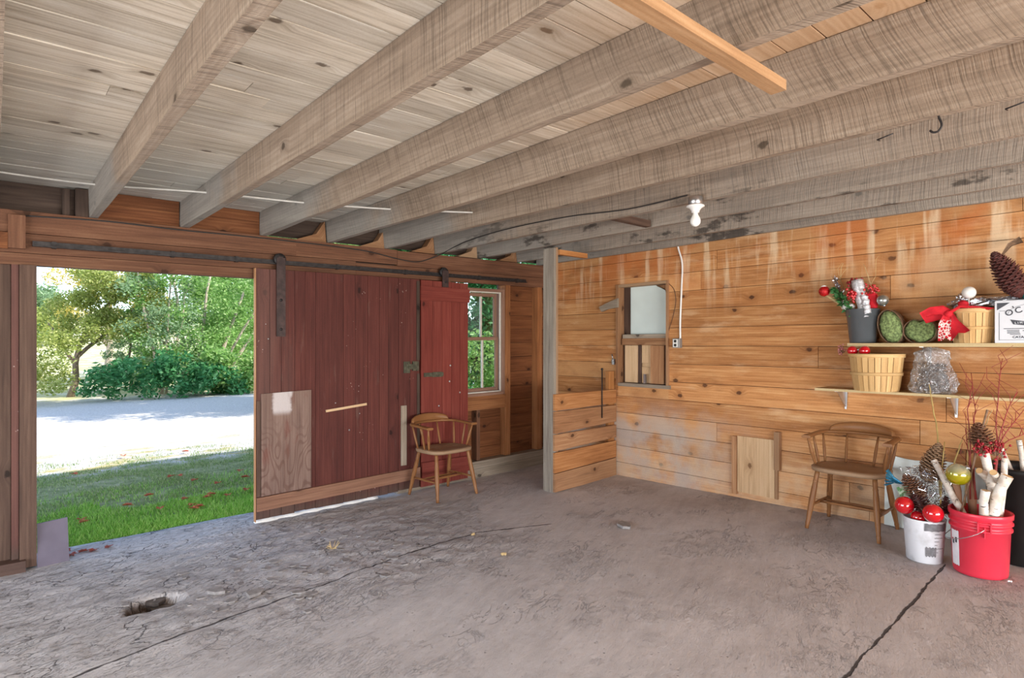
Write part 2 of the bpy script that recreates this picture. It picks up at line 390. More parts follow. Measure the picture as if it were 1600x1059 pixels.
# ------------------------------------------------------------------ setting: slab floor
YW = 5.01; XW = 4.98
random.seed(7)
def seg_dist(x, y, pts):
    best = 9
    for (ax, ay), (bx, by) in zip(pts, pts[1:]):
        dx, dy = bx-ax, by-ay; L = dx*dx+dy*dy
        t = max(0, min(1, ((x-ax)*dx+(y-ay)*dy)/L)); d = math.hypot(x-ax-dx*t, y-ay-dy*t)
        best = min(best, d)
    return best
PIT = on_floor(238, 942)
PITS = [(PIT.x, PIT.y, .12, .075)]
def sstep(a, b, x):
    t = max(0, min(1, (x-a)/(b-a))); return t*t*(3-2*t)
def floor_h(x, y):
    z = FL(x, y)
    z += .006*noise.noise(Vector((x*1.3, y*1.3, 3)))
    # spalled, flaking top layer in front of the sliding doors: thin plates with broken edges
    m = sstep(2.7, 3.3, y+.25*noise.noise(Vector((x*2, y*2, 8))))*sstep(3.35, 2.4, x)*sstep(4.99, 4.85, y+.1*noise.noise(Vector((x*3, 0, 1))))
    n1 = noise.noise(Vector((x*4.1+y*1.6, y*6.4, 11)))+.5*noise.noise(Vector((x*13, y*15, 5)))
    for lv, hh in ((-.10, .0035), (.22, .0035)):
        z += (m*hh)*sstep(lv-.012, lv+.012, n1)
    z -= m*.004
    z += .0012*noise.noise(Vector((x*28, y*34, 2)))
    # scuffed patches elsewhere
    n2 = noise.noise(Vector((x*1.1+4, y*1.1, 20)))
    if n2 > .15: z += (n2-.15)*.004*noise.noise(Vector((x*24, y*24, 9)))
    for (cx, cy, rr, dp) in PITS:
        d = math.hypot((x-cx)*.72, y-cy)/rr + .35*noise.noise(Vector((x*9, y*9, 4)))
        z -= dp*(1-sstep(.55, 1.0, d))
    return z
mb = MB(); st = .0165
xs = [-3.0, -1.5, -.6]+[-.3+st*i for i in range(int(5.32/st)+1)]
ys = [-4.0, -2.0, -.6]+[.0+st*i for i in range(int(5.2/st)+1)]+[5.27, 5.35]
for y in ys:
    for x in xs: mb.v.append((x, y, floor_h(x, y) if (x > -.4 and y > -.1) else FL(x, y)))
nx = len(xs)
for j in range(len(ys)-1):
    for i in range(nx-1):
        mb.face((j*nx+i, j*nx+i+1, (j+1)*nx+i+1, (j+1)*nx+i), [(0, 0)]*4, 0, True)
# thickness: outer edges drop to the ground
b = len(mb.v); e = len(ys)-1
for i in range(nx): mb.v.append((xs[i], 5.36, FL(xs[i], 5.36)-.25))
for i in range(nx-1): mb.face((e*nx+i, e*nx+i+1, b+i+1, b+i), [(0, 0)]*4, 0, False)

def concrete():
    s = NT('rough_concrete'); P = s.n('NewGeometry').outputs['Position']; X, Y, Z = pos_xyz(s)
    flat = s.mul(P, (1, 1, 0))
    n1 = s.noise(flat, .9, 6, .6); n2 = s.noise(flat, 7, 6, .65); n3 = s.noise(flat, 60, 4, .7)
    # trowel streaks running with the slab joint
    r = s.n('VectorRotate', {'Vector': flat, 'Angle': math.radians(-22)}, rotation_type='Z_AXIS').outputs[0]
    st1 = s.noise(s.mul(r, (3.2, 15, 1)), 1, 6, .65)
    f = s.math('ADD', s.math('MULTIPLY', n1, .42), s.math('ADD', s.math('MULTIPLY', n2, .25), s.math('MULTIPLY', st1, .33)))
    col = s.ramp(f, [(.30, srgb(162, 158, 158)), (.48, srgb(196, 193, 193)), (.70, srgb(222, 219, 219))])
    # brown dirt under the back wall and by the corner
    d1 = s.math('MULTIPLY', s.ss(X, 3.3, 4.9), s.ss(s.noise(flat, 2.0, 5, .6), .46, .66))
    col = s.mix(s.math('MULTIPLY', d1, .38), col, srgb(138, 120, 112))
    d2 = s.math('MULTIPLY', s.ss(s.math('ADD', X, s.math('MULTIPLY', Y, -.15)), 1.2, 3.2), .26)
    col = s.mix(d2, col, s.mix(f, srgb(152, 140, 134), srgb(208, 196, 188)))
    # small dark pits and specks
    v = s.n('TexVoronoi', {'Vector': flat, 'Scale': 26.0}).outputs['Distance']
    pit = s.math('MULTIPLY', s.ss(v, .16, .06), s.ss(n2, .50, .62))
    col = s.mix(s.math('MULTIPLY', pit, .55), col, srgb(84, 78, 76))
    # chipped, flaking texture: ridged noise
    rg = s.math('ABSOLUTE', s.math('SUBTRACT', s.noise(s.mul(r, (4.5, 9.0, 1)), 1, 7, .68, .6), .5))
    crk = s.math('MULTIPLY', s.ss(rg, .016, .004), s.ss(s.noise(flat, 2.4, 4), .52, .64))
    col = s.mix(s.math('MULTIPLY', crk, .22), col, srgb(92, 86, 84))
    # web of cracks in the spalled part near the doors
    mk = s.math('MULTIPLY', s.ss(Y, 2.6, 3.5), s.ss(X, 3.2, 2.2))
    vc = s.n('TexVoronoi', {'Vector': s.add(s.mul(flat, (6.0, 10.0, 1)), s.mul(s.noise(flat, 7, 4, out=1), (1.1, 1.1, 1.1))), 'Scale': 1.0}, feature='DISTANCE_TO_EDGE').outputs['Distance']
    web = s.math('MULTIPLY', s.math('MULTIPLY', s.ss(vc, .030, .006), mk), s.ss(s.noise(flat, 4.2, 3), .50, .60))
    col = s.mix(s.math('MULTIPLY', web, .75), col, srgb(66, 60, 58))
    pd = s.n('VectorMath', {0: s.mul(s.add(flat, (-PIT.x, -PIT.y, 0)), (.72, 1, 0))}, operation='LENGTH').outputs['Value']
    pdn = s.math('ADD', pd, s.math('MULTIPLY', s.math('SUBTRACT', s.noise(flat, 14, 4), .5), .06))
    col = s.mix(s.ss(pdn, .105, .075), col, srgb(92, 82, 76))
    # long slab joints
    wob = s.math('MULTIPLY', s.math('SUBTRACT', s.noise(flat, 5, 5, .6), .5), .05)
    cr = None
    for (p, q, wd) in JOINTS:
        dx, dy = q[0]-p[0], q[1]-p[1]; L = math.hypot(dx, dy); nxx, nyy = -dy/L, dx/L
        dist = s.math('ADD', s.math('ADD', s.math('MULTIPLY', X, nxx), s.math('MULTIPLY', Y, nyy)), -(p[0]*nxx+p[1]*nyy))
        dist = s.math('ABSOLUTE', s.math('ADD', dist, wob))
        al = s.math('ADD', s.math('ADD', s.math('MULTIPLY', X, dx/L), s.math('MULTIPLY', Y, dy/L)), -(p[0]*dx/L+p[1]*dy/L))
        inn = s.math('MULTIPLY', s.ss(al, -.03, .03), s.ss(al, L+.03, L-.03))
        wdn = s.math('MULTIPLY', s.ss(s.noise(flat, 9, 3), .3, .6, .35, 1.0), wd)
        k = s.math('MULTIPLY', s.math('SUBTRACT', 1.0, s.math('DIVIDE', dist, wdn, clamp=True)), inn, clamp=True)
        cr = k if cr is None else s.math('MAXIMUM', cr, k)
    cr2 = s.ss(cr, .1, .6)
    col = s.mix(s.math('MULTIPLY', cr2, .9), col, srgb(58, 52, 50))
    st2 = s.noise(s.mul(r, (11, 34, 1)), 1, 5, .65)
    pa = s.ss(s.noise(flat, 1.6, 4), .40, .62, .35, 1.0)
    n4 = s.noise(s.mul(r, (26, 48, 1)), 1, 8, .78)
    t1 = s.noise(s.mul(r, (5.5, 12, 1)), 1, 7, .66, .5); t2 = s.noise(s.mul(r, (9, 21, 3)), 1, 7, .7, .3)
    steps = s.math('ADD', s.ss(t1, .50, .515), s.math('ADD', s.ss(t2, .555, .57), s.math('MULTIPLY', s.ss(t2, .455, .47), .7)))
    steps = s.math('MULTIPLY', steps, s.math('ADD', s.math('MULTIPLY', mk, .55), s.math('MULTIPLY', s.ss(s.noise(flat, 1.3, 5, .6), .50, .60), .28)))
    edge = s.math('MULTIPLY', s.math('MULTIPLY', s.ss(t1, .492, .502), s.ss(t1, .520, .510)), s.math('MULTIPLY', mk, s.ss(s.noise(flat, 3, 3), .42, .55)))
    col = s.mix(s.math('MULTIPLY', edge, .6), col, srgb(84, 78, 76))
    col = s.mix(s.math('MULTIPLY', s.ss(n4, .44, .34), .38), col, srgb(104, 98, 96))
    h = s.math('ADD', s.math('MULTIPLY', n2, .12), s.math('ADD', s.math('MULTIPLY', n4, .55), s.math('ADD', steps, s.math('MULTIPLY', s.math('ADD', s.math('MULTIPLY', st1, .25), s.math('MULTIPLY', st2, .45)), pa))))
    h = s.math('SUBTRACT', h, s.math('ADD', s.math('MULTIPLY', cr2, 1.4), s.math('ADD', s.math('MULTIPLY', crk, .25), s.math('ADD', s.math('MULTIPLY', pit, .5), web))))
    s.bsdf(col, .92, s.bump(h, 1.0, .014), Specular_IOR_Level=.2)
    return s.mat
def fpt(px, py): p = on_floor(px, py); return (p.x, p.y)
j1 = [(60, 1059+20), (300, 985), (500, 915), (640, 862), (745, 832), (860, 818)]
JOINTS = [(fpt(*a), fpt(*b), .012) for a, b in zip(j1, j1[1:])]
j2 = [(1475, 882), (1440, 926), (1396, 975), (1318, 1059), (1290, 1090)]
JOINTS += [(fpt(*a), fpt(*b), 0.012) for a, b in zip(j2, j2[1:])]
M_CONC = concrete()
floor = mb.build('floor', M_CONC); floor['kind'] = 'structure'

# ------------------------------------------------------------------ ceiling deck
random.seed(11)
mb = MB(); y = -3.8
while y < 5.2:
    wd = random.uniform(.125, .16); x = -3.0 - random.uniform(0, 1)
    while x < 9.0:
        L = random.choice((3.4, 4.0, 4.6, 5.2)); x1 = min(x+L, 9.0)
        dz = random.uniform(0, .004)
        mb.box((x+.0008, y+.003, 2.425+dz), (x1-.0008, y+wd-.003, 2.455), ax=0)
        x = x1
    y += wd
ceil = mb.build('ceiling', M_CE, shear=True); ceil['kind'] = 'structure'
mb = MB(); mb.box((-3.1, -3.9, 2.456), (9.1, 5.2, 2.50), ax=0); o = mb.build('loft_floor', M_DARKW, ceil, shear=True)

# ------------------------------------------------------------------ joists, each its own timber
JX = [-.57, .025, .556, 1.13, 1.72, 2.30, 2.86, 3.44, 3.99, 4.56, 4.955]   # east faces
order = [None, 'first', 'second', 'third', 'fourth', 'fifth', 'sixth', 'seventh', 'eighth', 'ninth']
JL = [('rough-sawn grey joist running out of the frame at the upper left corner', 0),
      ('leftmost joist fully in view, its end resting above the left of the doorway', 0),
      ('grey-brown joist whose end rests above the middle of the open doorway', 0),
      ('broad rough-sawn joist whose end rests above the right edge of the doorway', 0),
      ('rough-sawn joist with curved saw marks passing behind the nailed orange stick', 0),
      ('long grey joist with an iron hook hanging from it', 0),
      ('joist carrying the white bulb holder and a dark cable on its side', 0),
      ('black-stained grey joist directly behind the bulb', 0),
      ('grey joist passing over the top of the bare post', 0),
      ('last grey joist lying close against the orange board wall', 0)]
for k, xe in enumerate(JX):
    if k == 0: lab = 'rough-sawn joist left of the picture edge'
    else: lab = JL[k-1][0]
    if k == 0: continue
    mb = MB(); N = 44; y0, y1 = -3.7, 5.14; th = .054 if k > 1 else .05
    r = random.random(); ou, ov = random.uniform(0, 50), random.uniform(0, 50)
    for i in range(N+1):
        y = y0+(y1-y0)*i/N
        wb = .010*noise.noise(Vector((k*7.3, y*.7, 1)))+.004*noise.noise(Vector((k*3, y*5, 2)))
        wx = .010*noise.noise(Vector((k*5.1, y*.6, 4)))
        t2 = th*(1+.25*noise.noise(Vector((k*2.2, y*.9, 6))))
        wb *= sstep(5.14, 4.7, y)
        mb.v += [(xe-t2+wx, y, 2.228+wb), (xe+wx, y, 2.228+wb+.003), (xe+wx*.5, y, 2.424), (xe-th+wx*.5, y, 2.424)]
    hts = [0, th, th+.195, th*2+.195, th*2+.39]
    for i in range(N):
        for q in range(4):
            a, b_ = i*4+q, i*4+(q+1) % 4
            ua, ub = y0+(y1-y0)*i/N+ou, y0+(y1-y0)*(i+1)/N+ou
            mb.face((a, a+4, b_+4, b_), [(ua, hts[q]+ov), (ub, hts[q]+ov), (ub, hts[q+1]+ov), (ua, hts[q+1]+ov)], r)
    mb.face((0, 1, 2, 3), [(0, 0), (.01, 0), (.01, .2), (0, .2)], r); e = N*4
    mb.face((e+3, e+2, e+1, e), [(0, 0), (.01, 0), (.01, .2), (0, .2)], r)
    o = mb.build('ceiling_joist', M_JO, shear=True)
    tag(o, lab, 'joist', 'rough-sawn joists under the board ceiling')

# ------------------------------------------------------------------ door wall (left in the picture)
random.seed(21)
wl = thing('wall_left', None, None); wl['kind'] = 'structure'
def courses(mb, z0, z1, h, x0, x1, ya, yb, holes=(), jit=.006, seg=(1.8, 3.2)):
    z = z0
    while z < z1-.01:
        zt = min(z+h*random.uniform(.92, 1.08), z1)
        xs_ = [(x0, x1)]
        for (hx0, hx1, hz0, hz1) in holes:
            if z < hz1-.02 and zt > hz0+.02:
                out = []
                for a, b_ in xs_:
                    if hx0 > a: out.append((a, min(b_, hx0)))
                    if hx1 < b_: out.append((max(a, hx1), b_))
                    if hx1 <= a or hx0 >= b_: out.append((a, b_))
                xs_ = out
        for a, b_ in xs_:
            p = a
            while p < b_-.02:
                q = min(p+random.uniform(*seg), b_)
                if b_-q < .3: q = b_
                mb.box((p+.0015, ya+random.uniform(0, jit), z+.002), (q-.0015, yb, zt-.002), ax=0)
                p = q
        z = zt
mb = MB()
courses(mb, -.14, 2.21, .165, -2.8, 5.1, 5.10, 5.135, holes=[(.14, 2.9, -1, 1.95), (3.55, 4.30, .80, 1.97)])
mb.build('siding', M_LW, wl, shear=True)
# outer skin so that only planned gaps pass light
mb = MB()
for x0, x1, z0, z1 in ((-3.0, .14, -.3, 2.235), (2.9, 3.55, -.3, 2.235), (4.30, 9.0, -.3, 2.235), (.14, 2.9, 1.95, 2.235), (3.55, 4.30, -.3, .80), (3.55, 4.30, 1.97, 2.235)):
    mb.box((x0, 5.136, z0), (x1, 5.16, z1), ax=0)
mb.build('outer_boards', M_DARKW, wl, shear=True)
# header of three board courses
mb = MB(); mb.box((-2.8, 5.01, 2.082), (1.95, 5.06, 2.226), ax=0); mb.box((2.95-1.0, 5.011, 2.082), (2.93, 5.06, 2.223), ax=0); mb.box((2.932, 5.008, 2.072), (4.98, 5.06, 2.215), ax=0)
mb.build('header_board', M_HD, wl, shear=True)
mb = MB(); mb.box((-2.8, 5.012, 1.952), (2.5, 5.06, 2.078), ax=0); mb.box((2.502, 5.012, 1.955), (4.98, 5.06, 2.068), ax=0)
mb.build('header_board', M_HD, wl, shear=True)
mb = MB(); mb.box((-2.8, 5.016, 1.874), (3.35, 5.10, 1.949), ax=0)
mb.build('header_board', M_HD, wl, shear=True)
mb = MB(); mb.box((-2.8, 5.065, 1.96), (4.98, 5.10, 2.215), ax=0); mb.build('top_plate', M_DARKW, wl, shear=True)
# boards closing the gaps between joist ends
mb = MB()
for a, b_ in ((.56, 1.07), (1.135, 1.66)):
    mb.box((a, 5.05, 2.227), (b_, 5.075, 2.34), ax=0); mb.box((a, 5.052, 2.342), (b_, 5.075, 2.424), ax=0)
mb.build('blocking_board', M_LW, wl, shear=True)
mb = MB()
mb.box((-2.8, 5.10, 2.228), (.50, 5.13, 2.424), ax=0); mb.box((.36, 5.03, 2.226), (.40, 5.07, 2.41), ax=2); mb.box((.43, 5.02, 2.226), (.505, 5.09, 2.42), ax=2)
mb.build('blocking_board', M_DARKW, wl, shear=True)
mb = MB()                                     # rafter feet and wedge blocks in the open eave
for a in (1.95, 2.55, 3.1, 3.66, 4.22):
    mb.hexa([(a, 5.03, 2.226), (a+.28, 5.04, 2.226), (a, 5.16, 2.226), (a+.28, 5.16, 2.226), (a+.2, 5.06, 2.30), (a+.28, 5.07, 2.42), (a+.2, 5.16, 2.30), (a+.28, 5.16, 2.42)], ax=0)
mb.build('rafter_foot', M_SLAT, wl, shear=True)
mb = MB(); mb.box((-3.0, 5.17, 2.262), (9.0, 5.2, 3.95), ax=0); mb.build('upper_wall', M_DARKW, wl, shear=True)
# jamb and framing left of the doorway
for (x0, x1, ya, yb, z0, z1, m) in ((.135, .222, 4.985, 5.10, -.10, 1.872, M_STUD), (.095, .132, 5.02, 5.10, -.1, 1.88, M_RED), (-.6, .092, 5.05, 5.10, -.1, 1.88, M_STUD)):
    mb = MB(); mb.box((x0, ya, z0), (x1, yb, z1), ax=2); mb.build('jamb_post', m, wl, shear=True)
mb = MB(); mb.box((-.8, 4.94, FL(0, 5)-.01), (.165, 5.04, FL(0, 5)+.075), ax=0); mb.build('foot_plate', M_RED, wl)
mb = MB(); mb.box((.078, 4.975, 1.975), (.165, 5.01, 2.19), ax=2); mb.build('nailed_block', M_HD, wl, shear=True)
mb = MB(); mb.box((-.8, 4.985, 1.97), (.077, 5.01, 2.075), ax=0); mb.build('nailed_board', M_LW, wl, shear=True)
# framing right of the doors
for (x0, x1, z0, z1) in ((3.895, 3.94, .06, .615), (4.30, 4.372, .06, 1.955), (4.79, 4.868, .06, 1.955), (3.50, 3.56, .06, 1.955), (3.02, 3.07, .06, 1.955)):
    mb = MB(); mb.box((x0, 5.01, z0), (x1, 5.10, z1), ax=2); mb.build('stud', M_HD if x0 < 4 else M_FRM, wl, shear=True)
mb = MB(); mb.box((3.562, 5.0, .60), (4.30, 5.10, .745), ax=0); mb.build('sill_board', M_FRM, wl, shear=True)
mb = MB(); mb.box((2.92, 4.985, -.16), (4.98, 5.10, .055), ax=0); mb.build('bottom_plate', M_PLATE, wl, shear=True)

# ------------------------------------------------------------------ window in the door wall
M_WFR = wood('old_window_timber', srgb(104, 74, 60), srgb(146, 112, 94), srgb(176, 146, 126), .1, .1, bump=.3)
M_WWH = plain('white_window_edge', srgb(214, 206, 194), .6, 0, .1, 20, .2)
s = NT('window_glass'); gl = s.n('BsdfTransparent', {0: (0.93, .97, .95)}); gg = s.n('BsdfGlossy', {'Roughness': .03}); mx = s.n('MixShader', {0: .07}); s.t.links.new(gl.outputs[0], mx.inputs[1]); s.t.links.new(gg.outputs[0], mx.inputs[2]); s.t.links.new(mx.outputs[0], s.out.inputs[0]); M_GLASS = s.mat
wd1 = thing('window_1', None, None); wd1['kind'] = 'structure'
WX0, WX1, WZ0, WZ1 = 3.565, 4.30, .745, 1.905
mb = MB()
for lo, hi, ax in (((WX0, 5.02, WZ0), (WX0+.03, 5.14, WZ1), 2), ((WX1-.035, 5.02, WZ0), (WX1, 5.14, WZ1), 2), ((WX0+.03, 5.02, WZ1-.03), (WX1-.035, 5.14, WZ1), 0), ((WX0+.03, 5.005, WZ0), (WX1-.035, 5.15, WZ0+.03), 0)):
    mb.box(lo, hi, ax)
mb.build('window_frame', M_WFR, wd1, shear=True)
mb = MB()
zm = 1.36
for lo, hi, ax in (((WX1-.050, 5.045, WZ0+.03), (WX1-.036, 5.062, WZ1-.03), 2), ((WX0+.03, 5.045, WZ1-.044), (WX1-.05, 5.062, WZ1-.031), 0), ((WX0+.03, 5.03, WZ0+.031), (WX1-.05, 5.065, WZ0+.043), 0)):
    mb.box(lo, hi, ax)
mb.build('stop_bead', M_WWH, wd1, shear=True)
for z0, z1, yy in ((WZ0+.045, zm+.02, 5.075), (zm-.015, WZ1-.045, 5.10)):
    mb = MB(); x0, x1 = WX0+.032, WX1-.052; t = .036
    for lo, hi, ax in (((x0, yy, z0), (x0+t, yy+.026, z1), 2), ((x1-t, yy, z0), (x1, yy+.026, z1), 2), ((x0+t, yy, z1-t), (x1-t, yy+.026, z1), 0), ((x0+t, yy, z0), (x1-t, yy+.026, z0+t), 0)):
        mb.box(lo, hi, ax)
    sa = mb.build('sash', M_WFR, wd1, shear=True)
    mb = MB(); xm = 4.03
    for xx in (xm-.0, 3.80): mb.box((xx-.011, yy+.004, z0+t), (xx+.011, yy+.022, z1-t), ax=2)
    mb.build('glazing_bar', M_WWH, sa, shear=True)
    mb = MB(); mb.box((x0+t, yy+.011, z0+t), (x1-t, yy+.014, z1-t)); mb.build('pane', M_GLASS, sa, shear=True)

# ------------------------------------------------------------------ orange board wall (right in the picture)
random.seed(35)
WR = dict(y0=3.352, y1=3.972, z0=.885, z1=1.885)       # the filled-in window hole (before the lean of the frame)
mb = MB(); z = 1.272-.175*9
k = 0
wr_rows = []
while z < 2.47:
    zt = z+.175
    iv = [(-3.6, 5.02)]
    if z < WR['z1']-.03 and zt > WR['z0']+.03: iv = [(-3.6, WR['y0']), (WR['y1'], 5.02)]
    for a, b_ in iv:
        p = a; first = True
        while p < b_-.02:
            L = random.uniform(1.2, 2.9) if first else random.uniform(1.7, 3.4); first = False
            q = min(p+L, b_)
            if b_-q < .35: q = b_
            dx = random.uniform(0, .005)
            zz0, zz1 = z, zt
            if iv[0][1] != 5.02:
                if z < WR['z0'] < zt and False: pass
            P = []
            for i in range(8):
                P.append((XW+dx if not (i & 1) else XW+.03, p+.0018 if not (i & 2) else q-.0018, zz0+.0020 if not (i & 4) else zz1-.0020))
            mb.hexa(P, ax=1)
            p = q
    if iv[0][1] != 5.02:
        for (za, zb_) in ((z, WR['z0']-.012), (WR['z1']+.028, zt)):
            if zb_-za > .01: mb.box((XW+.002, WR['y0']-.001, za), (XW+.03, WR['y1']+.001, zb_), 1)
    z = zt
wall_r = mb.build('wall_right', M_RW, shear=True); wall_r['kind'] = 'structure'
mb = MB()
for y0, y1, z0, z1 in ((-3.6, WR['y0'], -.4, 2.42), (WR['y1'], 5.17, -.4, 2.42), (WR['y0'], WR['y1'], -.4, WR['z0']-.02), (WR['y0'], WR['y1'], WR['z1']+.02, 2.42)):
    mb.box((XW+.031, y0, z0), (XW+.12, y1, z1), ax=1)
mb.build('outer_boards', M_DARKW, wall_r, shear=True)

# hole frame, torn sheet and patch boards
wd2 = thing('window_2', None, None); wd2['kind'] = 'structure'
y0, y1, z0, z1 = WR['y0'], WR['y1'], WR['z0'], WR['z1']
mb = MB()
for lo, hi, ax in (((XW-.022, y1-.02, z0-.03), (XW+.12, y1+.012, z1+.03), 2), ((XW-.022, y0-.010, z0-.03), (XW+.12, y0+.014, z1+.03), 2), ((XW-.02, y0+.014, z1), (XW+.12, y1-.02, z1+.028), 1)):
    mb.box(lo, hi, ax)
mb.build('window_frame', M_SLAT, wd2, shear=True)
mb = MB(); mb.box((XW-.028, y0-.03, z0-.035), (XW+.10, y1-.02, z0), 1); mb.build('window_sill', M_PLATE, wd2, shear=True)
mb = MB(); mb.box((XW+.075, y1-.10, z0), (XW+.11, y1-.021, z1), 2); mb.build('side_stop', M_STUD, wd2, shear=True)
zr = 1.395
mb = MB(); mb.box((XW+.02, y0+.016, zr-.045), (XW+.07, y1-.045, zr-.005), 1); mb.build('meeting_rail', M_PLATE, wd2, shear=True)
mb = MB(); mb.box((XW+.015, y0+.016, zr-.115), (XW+.06, y1-.04, zr-.047), 1); mb.build('cross_rail', M_SLAT, wd2, shear=True)
mb = MB(); mb.box((XW+.04, y1-.22, z0+.005), (XW+.075, y1-.06, zr-.12), 2); mb.build('patch_board', M_PALE, wd2, shear=True)
mb = MB(); mb.box((XW+.035, y0+.075, z0+.005), (XW+.07, y0+.235, zr-.12), 2); mb.build('patch_board', M_SLAT, wd2, shear=True)
mb = MB(); mb.box((XW+.06, y0+.235, zr-.30), (XW+.075, y1-.262, zr-.118), 2); mb.box((XW+.062, y0+.235, z0+.005), (XW+.075, y1-.262, z0+.17), 2); mb.box((XW+.066, y0+.235, z0+.172), (XW+.08, y1-.262, zr-.302), 2)
mb.build('patch_board', M_PALE, wd2, shear=True)
mb = MB()
mb.box((XW+.05, y1-.258, z0+.005), (XW+.10, y1-.222, zr-.12), 2); mb.box((XW+.05, y0+.02, z0+.005), (XW+.10, y0+.07, zr-.12), 2)
mb.build('inner_batten', M_STUD, wd2, shear=True)
mb = MB(); mb.box((XW+.121, y0-.1, z0-.1), (XW+.135, y1+.1, z1+.1), 2, ); mb.build('backing_board', M_SLAT, wd2, shear=True)
# frosted sheet with the upper right corner broken out in a curve
pts = [(y1-.10, zr-.01), (y0+.016, zr-.01), (y0+.016, z1-.235)]
for i in range(9):
    a = i/8*PI/2
    pts.append((y0+.016+.20*(1-math.cos(a))+.012*math.sin(i*2.1), z1-.235+.235*math.sin(a)-.02*math.sin(a*2)))
pts += [(y1-.10, z1)]
Mx = Matrix(((0, 0, 1, XW), (1, 0, 0, 0), (0, 1, 0, 0), (0, 0, 0, 1)))
mb = MB(); mb.prism(pts, .086, .090, Mx); mb.build('frosted_sheet', M_GLASSW, wd2, shear=True)
mb = MB(); mb.box((XW+.0, y0+.27, z0+.005), (XW+.02, y0+.295, z0+.10), 2); mb.build('latch', M_STEEL, wd2, shear=True)

# ------------------------------------------------------------------ near walls with openings added to let daylight in, upper floor shell and roof
def wall_boards(name, axis, fixed, spans):
    m = MB()
    for (a, b_, z0, z1) in spans:
        z = z0
        while z < z1-.01:
            zt = min(z+.18, z1)
            if axis == 'x': m.box((fixed, a, z+.001), (fixed+.04, b_, zt-.001), ax=1)
            else: m.box((a, fixed, z+.001), (b_, fixed+.04, zt-.001), ax=0)
            z = zt
    o = m.build(name, M_LW); o['kind'] = 'structure'; return o
wall_boards('wall_west', 'x', -2.95, [(-3.8, .1, -.2, 2.43), (4.5, 5.1, -.2, 2.43), (.1, 4.5, 2.2, 2.43)])
wall_boards('wall_south', 'y', -3.85, [(-2.95, -1.0, -.2, 2.43), (4.2, 9.0, -.2, 2.43), (-1.0, 4.2, 2.2, 2.43)])
mb = MB()
mb.box((-3.0, -3.9, 2.51), (9.0, -3.86, 3.9), 0); mb.box((-3.0, -3.86, 2.51), (-2.96, 5.17, 3.9), 1); mb.box((8.96, -3.86, -.3), (9.0, 5.17, 3.9), 1)
o = mb.build('wall_outer', M_RED); o['kind'] = 'structure'
M_ROOF = plain('roof_shingles', srgb(84, 80, 78), .9, 0, .2, 9, .3)
mb = MB()
for sgn in (1, -1):
    ym = .7; ye = 5.62 if sgn > 0 else -4.3
    a = (ym, 5.6); b_ = (ye, 3.78)
    P = [(x, y, z) for (y, z) in (a, b_) for x in (-3.3, 9.3)]
    lo = [Vector(p) for p in P]; up = [p+Vector((0, 0, .14)) for p in lo]
    mb.hexa([lo[0], lo[1], lo[2], lo[3], up[0], up[1], up[2], up[3]] if sgn > 0 else [lo[2], lo[3], lo[0], lo[1], up[2], up[3], up[0], up[1]], ax=0)
o = mb.build('roof', M_ROOF); o['kind'] = 'structure'
mb = MB()
for x in (-3.0, 8.96):
    mb.hexa([(x, -3.9, 3.88), (x+.04, -3.9, 3.88), (x, 5.17, 3.88), (x+.04, 5.17, 3.88), (x, .6, 5.58), (x+.04, .6, 5.58), (x, .8, 5.58), (x+.04, .8, 5.58)], 1)
o = mb.build('wall_gable', M_RED); o['kind'] = 'structure'
# ------------------------------------------------------------------ post and slatted partition
M_FRM2 = wood('warm_slat_board', srgb(118, 74, 44), srgb(168, 114, 70), srgb(196, 146, 98), .1, .3, bump=.3)
M_STK = wood('brown_stick', srgb(122, 88, 60), srgb(164, 126, 90), srgb(190, 156, 120), .1, .15, bump=.3)
random.seed(51)
G = 'framing timber'
pt = thing('support_post', 'tall bare grey timber post standing in front of the far corner, joist on top', 'post', (3.99, 3.99, 0))
P0 = FL(3.99, 3.99)
mb = MB(); mb.box((3.962, 3.925, P0-.005), (3.998, 4.06, 2.262), 2); mb.build('grey_plank', M_POST, pt, loc=(-3.99, -3.99, 0))
mb = MB(); mb.box((3.999, 3.926, P0-.005), (4.026, 4.055, 2.270), 2); mb.build('brown_plank', M_SLAT, pt, loc=(-3.99, -3.99, 0))
mb = MB(); mb.box((4.03, 3.905, 2.205), (4.42, 3.95, 2.25), 0); o = mb.build('wood_block', M_ORG, shear=False)
tag(o, 'short orange wood block nailed up beside the top of the grey post', 'block')
mb = MB(); mb.box((3.47, 2.80, 2.285), (3.92, 2.85, 2.335), 0); o = mb.build('wood_block', M_STUD, shear=False)
tag(o, 'dark brown block wedged between two joists left of the bulb', 'block')

sl = thing('slatted_partition', 'low partition of five rough horizontal boards between the post and board wall', 'partition', (4.47, 3.97, 0))
zz = [((.886, .732), (.877, .736)), ((.724, .517), (.712, .539)), ((.507, .355), (.503, .372)), ((.338, .148), (.336, .163)), ((.141, -.03), (.154, -.04))]
for i, ((a, b_), (c, d)) in enumerate(zz):
    mb = MB(); L = (3.955, 3.898); R = (4.972, 3.99); t = .024
    mb.hexa([(L[0], L[1], b_), (R[0], R[1], d), (L[0], L[1]+t, b_), (R[0], R[1]+t, d), (L[0], L[1], a), (R[0], R[1], c), (L[0], L[1]+t, a), (R[0], R[1]+t, c)], 0, r=[.9, .2, .5, .95, .6][i])
    mb.build('slat', M_FRM2 if i in (0, 3) else M_SLAT, sl, loc=(-4.47, -3.97, 0))
mb = MB(); mb.box((4.88, 4.02, .0), (4.975, 4.06, 1.07), 2); mb.build('end_stud', M_ORG, sl, loc=(-4.47, -3.97, 0))
mb = MB(); mb.tube([(4.70, 3.955, 1.10), (4.70, 3.955, .60)], .006, 8); mb.ball((4.70, 3.955, 1.10), .014, 8)
